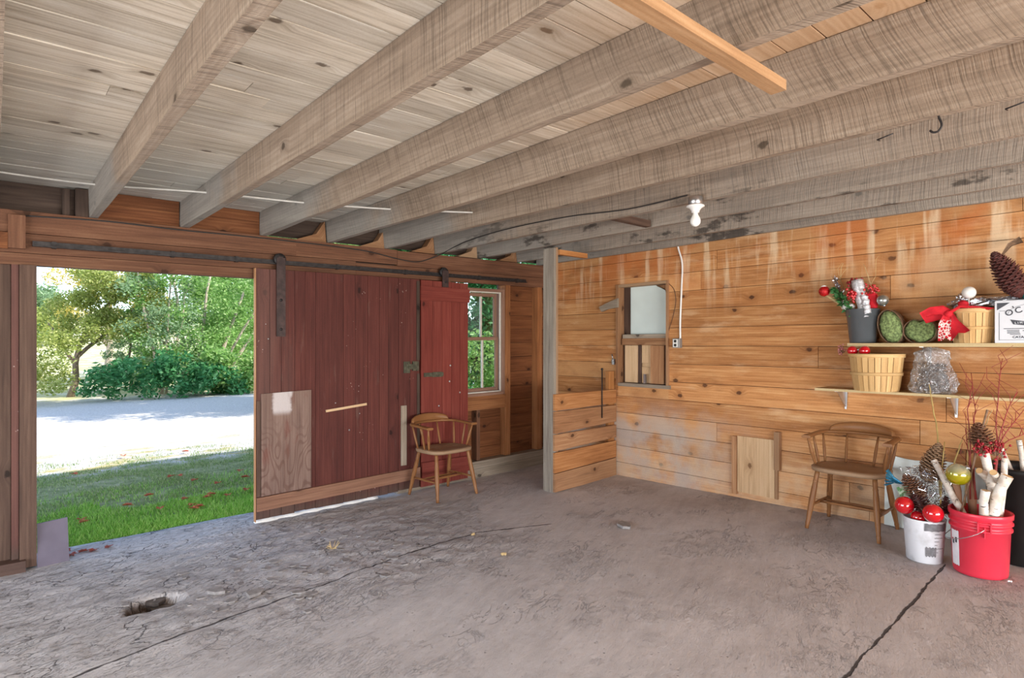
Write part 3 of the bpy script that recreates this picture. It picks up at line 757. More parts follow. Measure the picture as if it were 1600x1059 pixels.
o = mb.build('iron_rod', M_IRON); tag(o, 'thin dark iron rod standing against the slatted partition', 'rod')

# ------------------------------------------------------------------ sliding door hardware and doors
tr = thing('sliding_door_track', 'long dark iron track fixed along the header above the red doors', 'track', (2.2, 4.97, 2.0))
mb = MB(); mb.box((.20, 4.972, 1.993), (4.58, 4.984, 2.030), 0); mb.box((.20, 4.955, 1.993), (4.58, 4.972, 2.001), 0)
mb.build('rail', M_IRON, tr, shear=True, loc=(-2.2, -4.97, -2.0))
for x in (.3, 1.0, 1.45, 2.3, 3.0, 3.9, 4.45):
    mb = MB(); mb.box((x, 4.970, 1.990), (x+.025, 5.009, 2.034), 2)
    mb.build('track_bracket', M_IRON, tr, shear=True, loc=(-2.2, -4.97, -2.0))

def hanger(parent, x, zc, z_low, off):
    mb = MB(); R = Matrix.Rotation(PI/2, 4, 'X')
    mb.lathe([(.012, -.016), (.047, -.016), (.050, -.010), (.040, 0), (.050, .010), (.047, .016), (.012, .016)], 24, (x, 4.952, zc), R)
    mb.build('roller_wheel', M_IRON, parent, loc=off, fixn=True)
    mb = MB(); mb.box((x-.036, 4.918, z_low), (x+.036, 4.926, zc+.01), 2); mb.box((x-.02, 4.926, zc-.04), (x+.02, 4.935, zc+.02), 2)
    hs = mb.build('hanger_strap', M_HANG, parent, loc=off)
    for zb in ([z_low+.06, z_low+.3] if zc-z_low > .3 else [z_low+.05]):
        mb = MB(); mb.lathe([(.012, 0), (.010, .006), (.0, .008)], 10, (x, 4.918, zb), R); mb.build('bolt', M_IRON, hs)

bd = thing('sliding_barn_door', 'wide dark red plank sliding door with a plywood patch, right of the doorway', 'door', (2.37, 4.95, 0))
off = (-2.37, -4.95, 0)
random.seed(60)
mb = MB(); cuts = [1.595, 1.705, 1.80, 1.91, 2.0, 2.09, 2.345, 2.46, 2.58, 2.70, 2.79, 2.90, 3.03, 3.135]
for i, (a, b_) in enumerate(zip(cuts, cuts[1:])):
    zb = FL(a, 4.95)+random.uniform(.030, .045)
    ztop = 1.968+SH*(a-1.6)
    mb.box((a+.0015, 4.938+random.uniform(0, .003), zb), (b_-.0015, 4.965, ztop), 2)
door_planks = mb.build('door_panel', M_RED, bd, loc=off)
mb = MB(); mb.box((1.588, 4.932, FL(1.6, 4.95)+.02), (1.5945, 4.968, 1.968), 2); mb.build('daylit_edge_strip', M_SLAT, bd, loc=off)  # paler wood strip stands for daylight on the door's left edge
mb = MB(); mb.hexa([(1.598, 4.914, .012), (3.13, 4.914, .055), (1.598, 4.937, .012), (3.13, 4.937, .055), (1.598, 4.914, .122), (3.13, 4.914, .162), (1.598, 4.937, .122), (3.13, 4.937, .162)], 0)
mb.build('kick_board', M_KICK, bd, loc=off)
mb = MB(); mb.hexa([(1.632, 4.922, .128), (2.045, 4.922, .140), (1.632, 4.937, .128), (2.045, 4.937, .14), (1.632, 4.922, .955), (2.045, 4.922, .968), (1.632, 4.937, .955), (2.045, 4.937, .968)], 2)
mb.build('plywood_patch', M_PLY, bd, loc=off)
mb = MB(); mb.box((1.598, 4.925, .13), (1.628, 4.937, .90), 2); mb.build('edge_batten', M_STUD, bd, loc=off)
hanger(bd, 1.79, 2.058, 1.42, off)
mb = MB(); mb.beam((2.18, 4.930, .776), (2.565, 4.930, .812), .012, .020, r=.9); mb.build('thin_lath', M_PALE, bd, loc=off)
mb = MB(); mb.box((2.925, 4.929, .20), (2.985, 4.937, .77), 2); mb.build('repair_strip', M_PLATE, bd, loc=off)
mb = MB(); mb.box((2.955, 4.925, 1.08), (3.02, 4.937, 1.19), 2); mb.box((3.05, 4.925, 1.10), (3.12, 4.937, 1.19), 2); mb.box((3.0, 4.918, 1.115), (3.09, 4.925, 1.165), 0); mb.ball((2.99, 4.918, 1.17), .009, 8); mb.ball((3.09, 4.918, 1.105), .009, 8)
mb.build('hasp', M_BRONZE, bd, loc=off)
mb = MB(); mb.box((3.100, 4.930, 1.20), (3.132, 4.937, 1.97), 2); mb.box((3.105, 4.930, .17), (3.132, 4.937, 1.07), 2); mb.build('edge_cover', M_DARKW, bd, loc=off)
mb = MB()
for (x, z, r_) in ((1.693, 1.40, .007), (1.672, 1.52, .004), (2.40, .59, .009), (2.27, .84, .006), (2.50, .73, .006)): mb.ball((x, 4.936, z), r_, 8, (1, .5, 1))
mb.build('nail_head', M_STEEL, bd, loc=off)

nd = thing('narrow_plank_door', 'narrow brighter red plank door with a top batten, behind the far chair', 'door', (3.43, 4.94, 0))
off = (-3.43, -4.94, 0)
mb = MB()
for a, b_ in ((3.15, 3.285), (3.285, 3.40), (3.40, 3.515), (3.515, 3.62), (3.62, 3.725)):
    mb.box((a+.0015, 4.935+random.uniform(0, .003), FL(a, 4.95)+.03), (b_-.0015, 4.962, 1.985), 2)
mb.build('door_panel', M_RED2, nd, loc=off)
mb = MB(); mb.box((3.138, 4.912, 1.785), (3.728, 4.934, 1.925), 0); mb.build('batten', M_RED2, nd, loc=off)
mb = MB(); mb.box((3.150, 4.912, .045), (3.728, 4.934, .20), 0); mb.build('batten', M_RED2, nd, loc=off)
mb = MB(); mb.box((3.18, 4.926, 1.035), (3.41, 4.934, 1.075), 0); mb.box((3.28, 4.922, 1.03), (3.39, 4.927, 1.08), 0); mb.build('strap_hinge', M_BRONZE, nd, loc=off)
hanger(nd, 3.43, 2.082, 1.93, off)
mb = MB()
for (x, z) in ((3.50, 1.14), (3.49, .98), (3.62, .86), (3.36, .74)): mb.ball((x, 4.934, z), .011, 8, (1, .5, 1))
mb.build('nail_head', M_STEEL, nd, loc=off)

# wires under the ceiling
def poly(o_name, pts, rad, mat, label, cat, smooth=True, n=8):
    P = [Vector(p) for p in pts]
    if smooth:
        Q = []
        for i in range(len(P)-1):
            p0, p1, p2, p3 = P[max(i-1, 0)], P[i], P[i+1], P[min(i+2, len(P)-1)]
            for k in range(6):
                t = k/6; Q.append(.5*((2*p1)+(p2-p0)*t+(2*p0-5*p1+4*p2-p3)*t*t+(3*p1-p0-3*p2+p3)*t*t*t))
        Q.append(P[-1]); P = Q
    mb = MB(); mb.tube(P, rad, n, .5); o = mb.build(o_name, mat)
    if label: tag(o, label, cat)
    return o
poly('ceiling_cable', [(-.55, 4.78, 2.425), (-.02, 4.75, 2.402), (.51, 4.69, 2.398), (1.075, 4.33, 2.372), (1.67, 4.146, 2.364), (2.254, 3.94, 2.37), (2.83, 3.65, 2.380)], .0065, M_WIRE, 'thin pale cable running through the joists above the doorway', 'cable')
hw = [on_y(x, y, 5.0) for x, y in ((40, 337), (170, 346), (280, 359), (420, 373), (560, 390), (620, 404), (650, 409), (672, 404))]
poly('header_cable', hw+[Vector((3.38, 4.9, 2.262)), Vector((3.378, 4.5, 2.33)), Vector((3.375, 3.9, 2.36)), Vector((3.376, 3.2, 2.352)), Vector((3.372, 2.6, 2.31)), Vector((3.36, 2.12, 2.315))], .005, M_BLACKC, 'dark cable clipped along the header and joist up to the bulb', 'cable')
# bare bulb
lb = thing('bulb_holder', 'white porcelain bulb holder with a bare bulb on the grey joist', 'light', (3.342, 2.05, 2.2))
mb = MB(); mb.lathe([(.040, .035), (.046, .04), (.046, .085), (.040, .09)], 8); mb.build('junction_box', M_STEEL, lb)
M_PORC = plain('white_porcelain', srgb(232, 230, 226), .25, 0, .03)
M_BULB = plain('frosted_bulb', srgb(238, 238, 234), .15, 0, .02)
mb = MB(); mb.lathe([(.0, .036), (.054, .034), (.056, .026), (.036, .014), (.026, .0), (.024, -.012), (.0, -.012)], 24); mb.build('lamp_socket', M_PORC, lb)
mb = MB(); mb.lathe([(.016, -.010), (.016, -.022), (.022, -.034), (.030, -.050), (.0325, -.066), (.030, -.080), (.020, -.093), (.008, -.099), (.0, -.100)], 24); mb.build('light_bulb', M_BULB, lb)

# stick nailed under the joists
mb = MB(); mb.beam((-1.6, .905, 2.195), (1.985, .905, 2.220), .052, .034, r=.4); o = mb.build('nailed_stick', M_STK)
tag(o, 'orange wooden stick nailed across the underside of the joists', 'stick')
# hook and bent nails
hk = on_x(1465, 183, 2.835)
pts = [hk+Vector((0, 0, .02))]+[hk+Vector((0, .0, -.012))]+[hk+Vector((0, .018*math.sin(a)-.004, -.03-.020*(1-math.cos(a)))) for a in (.3, .9, 1.5, 2.1, 2.7, 3.3, 3.9, 4.5)]
pts = [hk+Vector((0, 0, .03)), hk+Vector((0, -.004, 0)), hk+Vector((0, -.012, -.025)), hk+Vector((0, -.012, -.042)), hk+Vector((0, -.002, -.056)), hk+Vector((0, .014, -.057)), hk+Vector((0, .026, -.046))]
poly('iron_hook', pts, .0042, M_IRON, 'black iron hook hanging under the joist at the upper right', 'hook')
for (px, py, X, lab) in ((1372, 218, 2.82, 'bent nail sticking out of the joist left of the hook'), (1572, 170, 2.82, 'bent nail sticking out of the joist right of the hook')):
    p = on_x(px, py, X)
    poly('bent_nail', [p+Vector((.02, 0, 0)), p+Vector((-.012, 0, -.004)), p+Vector((-.016, -.06, .006))], .0028, M_IRON, lab, 'nail', False)

# ------------------------------------------------------------------ fittings on the orange wall
oc = thing('outlet_box', 'small grey electrical outlet box on the board wall right of the window', 'outlet', (XW, 3.237, 1.366))
M_BOX = plain('grey_metal_box', srgb(150, 148, 146), .45, .4, .1); M_WPL = plain('white_plastic', srgb(226, 224, 218), .4, 0, .04); M_BLK = plain('black_plastic', srgb(28, 27, 27), .5, 0, .1)
mb = MB(); mb.box((-.045, -.040, -.045), (0, .040, .045)); mb.build('box_body', M_BOX, oc, bevel=.004)
mb = MB(); mb.box((-.050, -.022, -.038), (-.045, .030, .038)); cpl = mb.build('cover_plate', M_WPL, oc)
for z in (-.019, .019):
    mb = MB(); mb.lathe([(.0135, 0), (.0135, .003), (0, .003)], 14, (-.050, .004, z), Matrix.Rotation(-PI/2, 4, 'Y')); mb.build('socket', M_BLK, cpl)
cp = [on_x(x, y, 4.970) for x, y in ((1058, 374), (1060, 388), (1066, 412), (1065, 450), (1063, 500), (1063, 531))]
poly('wall_conduit', cp, .009, M_PORC, 'thin pale conduit running down the boards to the outlet', 'conduit')
poly('loose_wire', [on_x(x, y, 4.974) for x, y in ((1045, 443), (1053, 452), (1056, 470), (1052, 492), (1045, 516), (1043, 530))], .0025, M_STUD, 'thin brown wire hanging at the right of the window', 'wire')
lv = MB(); a = on_x(936, 487, 4.955); b_ = on_x(966, 471, 4.955)
Mx = Matrix(((0, 0, 1, 4.952), (1, 0, 0, 0), (0, 1, 0, 0), (0, 0, 0, 1)))
def wall2(px, py): p = on_x(px, py, 4.953); return (p.y, p.z)
lv.prism([wall2(*q) for q in ((966, 466), (966, 480), (950, 483), (941, 487), (937, 480), (948, 474))], -.014, .012, Mx, r=.3)
o = lv.build('window_lever', M_PLATE); tag(o, 'tapered brown wooden lever sticking out at the left of the window', 'lever')
hb = MB(); hb.box((4.945, 4.00, 1.14), (4.962, 4.03, 1.20)); hb.ball((4.945, 4.015, 1.185), .014, 8); hb.ball((4.945, 4.02, 1.15), .012, 8); hb.tube([(4.95, 4.02, 1.20), (4.95, 4.03, 1.25)], .006, 6)
o = hb.build('gate_latch', M_STEEL); tag(o, 'small bright metal latch at the lower left of the window', 'latch')
# little hatch
hc = thing('wall_hatch', 'small pale wooden hatch low in the board wall left of the chair', 'hatch', (XW, 2.46, .05))
off = (-XW, -2.46, -.05)
mb = MB(); mb.box((4.957, 2.295, .055), (4.978, 2.625, .548), 2, r=.2); mb.build('hatch_panel', M_PALE, hc, loc=off)
mb = MB(); mb.box((4.950, 2.63, .03), (4.978, 2.675, .54), 2, r=.4); mb.build('side_batten', M_SLAT, hc, loc=off)
mb = MB(); mb.box((4.935, 2.245, .30), (4.978, 2.290, .62), 2, r=.7); mb.box((4.962, 2.27, .05), (4.978, 2.293, .30), 2, r=.7); mb.build('side_batten', M_SLAT, hc, loc=off)

# ------------------------------------------------------------------ low-back armchairs
def captain_chair(name, loc, rz, label):
    t = thing(name, label, 'chair', loc, rz, 'low-back spindle armchairs')
    # saddled seat
    mb = MB(); N = 36; rings = 7
    def outl(a):
        ca, sa = math.cos(a), math.sin(a); e = .55
        x = .245*math.copysign(abs(ca)**e, ca); y = .205*math.copysign(abs(sa)**e, sa)
        x *= 1-.10*max(0, sa); return x, y
    def top(x, y):
        d = .014*math.exp(-((abs(x)-.09)/.08)**2-((y-.02)/.13)**2)
        return .452-d-.003*(abs(y)/.2)**2
    for j in range(rings):
        f = (j+1)/rings
        for k in range(N):
            x, y = outl(2*PI*k/N); x *= f; y *= f
            mb.v.append((x, y, top(x, y)-(.006 if j == rings-1 else 0)))
    for j in range(rings-1):
        for k in range(N):
            k2 = (k+1) % N; q = (j*N+k, (j+1)*N+k, (j+1)*N+k2, j*N+k2)
            mb.face(q, [(mb.v[i][0], mb.v[i][1]) for i in q], .5, True)
    mb.face(range(N), [(mb.v[i][0], mb.v[i][1]) for i in range(N)], .5, True)
    b0 = (rings-1)*N
    for (sc, z) in ((1.0, .434), (.985, .418), (.90, .412)):
        b1 = len(mb.v)
        for k in range(N):
            x, y = outl(2*PI*k/N); mb.v.append((x*sc, y*sc, z))
        for k in range(N):
            k2 = (k+1) % N; mb.face((b0+k, b1+k, b1+k2, b0+k2), [(k*.03, 0), (k*.03, .03), (k*.03+.03, .03), (k*.03+.03, 0)], .5, True)
        b0 = b1
    mb.face([b0+k for k in range(N)][::-1], None, .5, False)
    mb.build('seat', [M_SEAT], t)
    feet = {}
    for sx in (-1, 1):
        for sy in (-1, 1):
            a = Vector((sx*.185, sy*.135 if sy < 0 else .125, .416)); f = Vector((sx*.232, -.215 if sy < 0 else .222, 0))
            prof = [(0, .013), (.06, .0135), (.10, .016), (.13, .014), (.30, .0185), (.50, .021), (.72, .019), (.80, .0165), (.82, .019), (.84, .0165), (.93, .017), (1, .015)]
            mb = MB(); mb.tube([f.lerp(a, q) for q, _ in prof], [r_ for _, r_ in prof], 12, .3); mb.build('leg', M_CHAIR, t)
            feet[sx, sy] = (f, a)
    for sx in (-1, 1):
        f1, a1 = feet[sx, -1]; f2, a2 = feet[sx, 1]
        p, q = f1.lerp(a1, .40), f2.lerp(a2, .40)
        mb = MB(); mb.tube([p, p.lerp(q, .25), p.lerp(q, .5), p.lerp(q, .75), q], [.008, .010, .0125, .010, .008], 10, .4); mb.build('stretcher', M_CHAIR, t)
    for dy in (-.03, .05):
        z = .167; x = .208
        mb = MB(); mb.tube([(-x, dy, z), (-x*.5, dy, z), (0, dy, z), (x*.5, dy, z), (x, dy, z)], [.007, .009, .0115, .009, .007], 10, .4); mb.build('stretcher', M_CHAIR, t)
    # arm bow
    def bow(a): # a from 0 (front of left arm) to 1 (front of right arm)
        if a < .24: f = a/.24; return Vector((-.262+.006*f, -.150+.255*f, .655+.008*f))
        if a > .76: f = (1-a)/.24; return Vector((.262-.006*f, -.150+.255*f, .655+.008*f))
        th = PI*(a-.24)/.52; return Vector((-.256*math.cos(th), .105+.145*math.sin(th)**.9, .663+.004*math.sin(th)))
    def sweep(mb, fa, a0, a1, n, wf, z0f, z1f, lean=0):
        P = [fa(a0+(a1-a0)*i/n) for i in range(n+1)]; b = len(mb.v); ln = 0
        for i, p in enumerate(P):
            tg = (P[min(i+1, n)]-P[max(i-1, 0)]); tg.z = 0; tg.normalize(); nr = Vector((tg.y, -tg.x, 0))
            f = i/n; ww = wf(f); z0, z1 = z0f(f), z1f(f); c = .3*min(ww, abs(z1-z0))
            for (o_, z) in ((-ww/2, z0+c), (-ww/2+c, z0), (ww/2-c, z0), (ww/2, z0+c), (ww/2, z1-c), (ww/2-c, z1), (-ww/2+c, z1), (-ww/2, z1-c)):
                q = p + nr*(o_ - lean*(z)) ; mb.v.append((q.x, q.y, p.z+z))
        for i in range(n):
            d = (P[i+1]-P[i]).length
            for k in range(8):
                k2 = (k+1) % 8; q = (b+i*8+k, b+(i+1)*8+k, b+(i+1)*8+k2, b+i*8+k2)
                mb.face(q, [(ln, k*.01), (ln+d, k*.01), (ln+d, k*.01+.01), (ln, k*.01+.01)], .6, True)
            ln += d
        mb.face([b+k for k in range(8)], None, .6); mb.face([b+n*8+k for k in range(8)][::-1], None, .6)
    mb = MB()
    endw = lambda f: .046+.016*(math.exp(-(f/.07)**2)+math.exp(-((1-f)/.07)**2))
    sweep(mb, bow, 0, 1, 48, endw, lambda f: -.011, lambda f: .011); mb.build('arm_rail', M_CHAIR, t, fixn=True)
    mb = MB()
    def hcr(f): return .010+.068*min(1, math.sin(PI*min(max(f, .0), 1))**.35 if 0 < f < 1 else 0)
    sweep(mb, bow, .335, .665, 30, lambda f: .026, lambda f: .008, lambda f: hcr(f), .10); mb.build('crest_rail', M_CHAIR, t, fixn=True)
    for a, fy in ((.03, 0), (.13, 0), (.285, 0), (.43, 0), (.57, 0), (.715, 0), (.87, 0), (.97, 0)):
        p = bow(a); fr = a in (.03, .97)
        s0 = Vector((p.x*.88, p.y*.70 if p.y > 0 else p.y*.62-.0, .446)); s0.y = min(s0.y, .175); s0.x = max(-.222, min(.222, s0.x))
        prof = [(0, .008), (.2, .010), (.45, .0115 if not fr else .015), (.7, .009 if not fr else .011), (1, .0065)]
        mb = MB(); mb.tube([s0.lerp(p-Vector((0, 0, .006)), q) for q, _ in prof], [r_ for _, r_ in prof], 10, .35); mb.build('spindle', M_CHAIR, t)
    return t
captain_chair('captain_chair', (4.675, 1.60, FL(4.675, 1.6)+.004), -PI/2+.03, 'low-back spindle armchair standing in front of the orange board wall')
captain_chair('captain_chair', (3.205, 4.635, FL(3.2, 4.63)+.004), .06, 'low-back spindle armchair in front of the narrow red door')
# ------------------------------------------------------------------ wall shelves
random.seed(77)
def shelf(label, z, x0, ya, yb, brackets, th=.024):
    t = thing('wall_shelf', label, 'shelf', (4.86, (ya+yb)/2, z))
    off = (-4.86, -(ya+yb)/2, -z)
    mb = MB(); mb.box((x0, ya, z-th), (4.977, yb, z), 1, r=.5); mb.build('board', M_SHELF, t, loc=off)
    for by in brackets:
        mb = MB()
        mb.box((4.780, by-.012, z-th-.004), (4.975, by+.012, z-th-.001), 0)
        mb.hexa([(4.972, by-.007, z-th-.15), (4.977, by-.007, z-th-.15), (4.972, by+.007, z-th-.15), (4.977, by+.007, z-th-.15), (4.966, by-.014, z-th-.004), (4.977, by-.014, z-th-.004), (4.966, by+.014, z-th-.004), (4.977, by+.014, z-th-.004)], 2)
        mb.hexa([(4.962, by-.002, z-th-.13), (4.972, by-.002, z-th-.13), (4.962, by+.002, z-th-.13), (4.972, by+.002, z-th-.13), (4.80, by-.002, z-th-.004), (4.972, by-.002, z-th-.004), (4.80, by+.002, z-th-.004), (4.972, by+.002, z-th-.004)], 2)
        mb.build('bracket', M_STEEL, t, loc=off)
ZT, ZL = 1.364, 1.022
shelf('upper wooden shelf with the dark pot, red bow and white carton', ZT, 4.745, .15, 1.655, (1.2, .5))
shelf('lower wooden shelf with the large bushel basket and plastic bag', ZL, 4.745, .15, 1.885, (1.745, 1.045), .018)

def yw(px, X=4.86): return on_x(px, 500, X).y
def holder(t): return (-t.location.x, -t.location.y, -t.location.z)

M_POT = plain('dark_grey_plastic', srgb(84, 88, 92), .2, 0, .08, 6)
M_REDB = plain('shiny_red_glass', srgb(196, 12, 30), .08, 0, .05, Coat_Weight=1.0, Specular_IOR_Level=.8)
M_REDG = plain('red_glitter', srgb(196, 26, 30), .35, .3, .5, 160, .8)
M_REDF = plain('red_felt', srgb(206, 22, 40), .8, 0, .15, 25, .2)
M_SNOW = plain('white_fluff', srgb(238, 236, 234), .7, 0, .08, 40, .6)
M_SILV = plain('silver_foil', srgb(206, 208, 214), .18, .95, .3, 60, .8)
M_SILB = plain('silver_ball', srgb(176, 182, 178), .22, .8, .1)
M_WRAP = plain('frosted_wrap', srgb(214, 214, 220), .38, .35, .35, 70, .6)
M_GREENL = plain('green_sprig', srgb(58, 112, 58), .6, 0, .4, 40, .3)
M_MOSS = plain('green_moss', srgb(126, 144, 92), .95, 0, .55, 70, 1.0)
M_TWIG = plain('brown_vine', srgb(122, 94, 72), .8, 0, .3, 40, .3)
M_PALET = plain('pale_twig', srgb(198, 172, 124), .7, 0, .2, 30)
M_CONE = plain('pine_cone_scale', srgb(116, 74, 48), .6, 0, .35, 60, .3)
M_CONED = plain('dark_cone_scale', srgb(84, 44, 40), .55, 0, .35, 60, .3)
M_CONEL = plain('frosted_cone_scale', srgb(150, 118, 90), .6, 0, .35, 60, .3)
M_BERRY = plain('dark_red_berry', srgb(150, 24, 38), .3, 0, .2)
M_RTWIG = plain('red_dogwood_bark', srgb(140, 48, 42), .55, 0, .2)
M_YTWIG = plain('yellow_willow_bark', srgb(178, 152, 88), .55, 0, .25)

def berries(name, c, n, spread, label, mat=M_BERRY, r=.006, cat='berries'):
    t = thing(name, label, cat, c)
    mb = MB(); mt = MB()
    for i in range(n):
        p = Vector([random.gauss(0, spread*.45) for _ in range(3)])
        mb.ball(p, r*random.uniform(.8, 1.25), 7); mt.tube([p, p*.4-Vector((0, 0, spread*.6))], .0012, 4)
    mb.build('berry_cluster', mat, t); mt.build('stem', M_TWIG, t); return t

def pine_cone(label, base, tip, rad, mat=M_CONE, n=110, cat='pine cone', name='pine_cone', body=None, group=None):
    base = Vector(base); tip = Vector(tip); L = (tip-base).length; ax = (tip-base).normalized()
    q = ax.to_track_quat('Z', 'Y').to_matrix().to_4x4()
    mb = MB()
    mb.lathe([(rad*.2, 0), (rad*.45, L*.12), (rad*.5, L*.4), (rad*.35, L*.75), (rad*.08, L*.97)], 10, M=q)
    prof = lambda f: (.55+.45*math.sin(PI*min(1, f/.32*.5))) if f < .32 else math.cos((f-.32)/.68*PI/2)**.62*.97+.03
    for i in range(n):
        f = (i+.5)/n; a = i*2.39996; R = rad*1.25*prof(f)*random.uniform(.93, 1.05); z = L*f
        ca, sa = math.cos(a), math.sin(a); u = Vector((ca, sa, 0)); s_ = Vector((-sa, ca, 0)); w_ = rad*.42*(1-.45*f); h = L*.030
        r0 = R*.35
        z0 = z-.02*L; z1 = z+L*.055*(1-.3*f)
        pts = [u*r0-s_*w_*.4+Vector((0, 0, z0)), u*r0+s_*w_*.4+Vector((0, 0, z0)), u*R*.8+s_*w_+Vector((0, 0, z1-h*.3)), u*R+Vector((0, 0, z1+h*.3)), u*R*.8-s_*w_+Vector((0, 0, z1-h*.3))]
        lo = [p-Vector((0, 0, h*.55)) for p in pts]
        b = len(mb.v); mb.v += [tuple(q @ p) for p in pts+lo]
        r_ = random.random()
        mb.face((b, b+1, b+2, b+3, b+4), None, r_); mb.face((b+9, b+8, b+7, b+6, b+5), None, r_)
        for k in range(5): mb.face((b+k, b+5+k, b+5+(k+1) % 5, b+(k+1) % 5), None, r_)
    o = mb.build(name, mat, loc=base); return tag(o, label, cat, group)

def ornament(label, c, r, mat, name='ball_ornament', cap=None, cat='ornament', d=(0, 0, 1)):
    t = thing(name, label, cat, c)
    mb = MB(); mb.ball((0, 0, 0), r, 24); mb.build('ball', mat, t)
    q = Vector(d).normalized().to_track_quat('Z', 'Y').to_matrix().to_4x4()
    mb = MB(); mb.lathe([(r*.24, r*.93), (r*.24, r*1.15), (r*.18, r*1.17)], 12, M=q); mb.build('cap', cap or M_SILV, t); return t

def basket(name, label, c, rb, rt, h, hoopz, staves=26):
    t = thing(name, label, 'basket', c)
    mb = MB(); prof = lambda f: rb+(rt-rb)*f**.75
    for k in range(staves):
        a0 = 2*PI*k/staves+.012; a1 = 2*PI*(k+1)/staves-.012; r_ = random.random(); dr = random.uniform(-.002, .002)
        rows = 7; b = len(mb.v)
        for i in range(rows+1):
            f = i/rows; R = prof(f)+dr
            for (aa, rr) in ((a0, R), (a1, R), (a1, R-.004), (a0, R-.004)): mb.v.append((rr*math.cos(aa), rr*math.sin(aa), h*f))
        for i in range(rows):
            for q in range(4):
                q2 = (q+1) % 4; wq = (0, .04, .042, .08, .082)
                mb.face((b+i*4+q, b+i*4+q2, b+(i+1)*4+q2, b+(i+1)*4+q), [(h*i/rows+k, wq[q]+k*.3), (h*i/rows+k, wq[q+1]+k*.3), (h*(i+1)/rows+k, wq[q+1]+k*.3), (h*(i+1)/rows+k, wq[q]+k*.3)], r_)
        mb.face((b+rows*4, b+rows*4+1, b+rows*4+2, b+rows*4+3), None, r_)
    mb.build('stave_body', M_BASKET, t)
    mb = MB(); mb.lathe([(0, .002), (rb-.005, .002), (rb-.005, .012), (0, .012)], 28); mb.build('base', M_BASKET, t)
    for (f, hh) in hoopz:
        mb = MB(); R = prof(f)
        mb.lathe([(R+.001, h*f-hh/2), (R+.007, h*f-hh/2), (prof(f)+.0085, h*f+hh/2), (R+.002, h*f+hh/2), (R+.001, h*f-hh/2)], 40, cap=(False, False))
        mb.build('hoop', M_BASKET, t)
    mb = MB(); R = prof(1); mb.lathe([(R-.012, h-.022), (R-.005, h-.024), (R-.005, h+.003), (R-.012, h+.003), (R-.012, h-.022)], 40, cap=(False, False)); mb.build('inner_hoop', M_BASKET, t)
    return t

# ---- upper shelf
pot = thing('nursery_pot', 'dark grey plastic flower pot full of festive decorations on the upper shelf', 'pot', (4.865, yw(1348, 4.865), ZT+.001))
mb = MB(); mb.lathe([(0, .004), (.083, .0), (.086, .004), (.106, .20), (.112, .203), (.113, .245), (.117, .248), (.113, .252), (.106, .248), (.100, .2), (.080, .012), (0, .012)], 40); mb.build('pot_body', M_POT, pot)
mb = MB(); mb.lathe([(0, .21), (.101, .21)], 30, cap=(False, False), r=.5); mb.build('filling', M_SNOW, pot)
PC = Vector(pot.location); XD = 4.84
def pp(px, py, X=XD): return on_x(px, py, X)
# items standing in the pot
t = thing('glitter_ball_pick', 'red glittery ball with a snowy cap on a pale stick, leftmost in the pot', 'ornament', pp(1288, 455, 4.80))
mb = MB(); mb.ball((0, 0, 0), .040, 20); mb.build('ball', M_REDG, t)
mb = MB(); mb.ball((0, .004, .036), .018, 12, (1.1, 1.1, .6)); mb.build('snow_cap', M_SNOW, t)
a = Vector(t.location); mb = MB(); mb.tube([Vector((0, -.01, -.03)), (pp(1316, 478, 4.85)-a)*.8, pp(1330, 492, 4.86)-a], [.009, .012, .012], 10); mb.build('stick', M_PALET, t)
mb = MB(); mb.ball((0, 0, 0), .045, 18, (1, 1, .6), jit=.3); o = mb.build('snow_tuft', M_SNOW, loc=pp(1326, 479, 4.83)); tag(o, 'tuft of white artificial snow at the left rim of the pot', 'decoration')
def sprig(label, base, tip, n, ll, mat, w=.01, name='sprig', spread=1.0, cat='sprig'):
    base = Vector(base); tip = Vector(tip); t = thing(name, label, cat, base)
    d = tip-base; mb = MB(); mb.tube([Vector((0, 0, 0)), d*.5+Vector((0, .004, 0)), d], [.003, .0025, .0015], 6); mb.build('stem', M_TWIG, t)
    mb = MB()
    for i in range(n):
        f = random.uniform(.15, 1); p = d*f; v = (Vector([random.gauss(0, 1) for _ in range(3)]).normalized()*spread+d.normalized()*.7).normalized()*ll*random.uniform(.6, 1.2)
        s_ = v.cross(Vector([random.gauss(0, 1) for _ in range(3)])).normalized()*w
        m_ = p+v*.5; b = len(mb.v); mb.v += [tuple(p), tuple(m_+s_), tuple(p+v), tuple(m_-s_)]; mb.face((b, b+1, b+2, b+3))
    mb.build('leaves', mat, t); return t
sprig('frosted silvery sprig at the left of the pot', pp(1334, 500, 4.88), pp(1304, 436, 4.84), 330, .034, M_SILV, .004, cat='sprig')
sprig('green leafy sprig at the left of the pot', pp(1332, 498, 4.84), pp(1304, 452, 4.79), 90, .045, M_GREENL, .012)
sprig('short green sprig in the middle of the pot', pp(1336, 500, 4.80), pp(1318, 462, 4.78), 70, .035, M_GREENL, .010)
def foil_roll(label, a, b_, r0, r1, name='foil_wrapped_roll'):
    a = Vector(a); d = Vector(b_)-a; mb = MB(); n = 14; rr = []
    pts = [d*(i/n)+Vector([random.uniform(-.002, .002) for _ in range(3)]) for i in range(n+1)]
    mb.tube(pts, [r0+(r1-r0)*i/n+random.uniform(-.0035, .0035) for i in range(n+1)], 9)
    o = mb.build(name, M_WRAP, loc=a); return tag(o, label, 'decoration')
foil_roll('tall silver and white wrapped roll standing in the middle of the pot', pp(1352, 496, 4.80), pp(1339, 438, 4.82), .034, .040)
foil_roll('shorter silver wrapped roll leaning beside the tall one', pp(1356, 490, 4.78), pp(1350, 462, 4.78), .024, .026)
berries('berry_spray', pp(1334, 444, 4.84), 60, .055, 'dark red berry spray behind the wrapped rolls', r=.009)
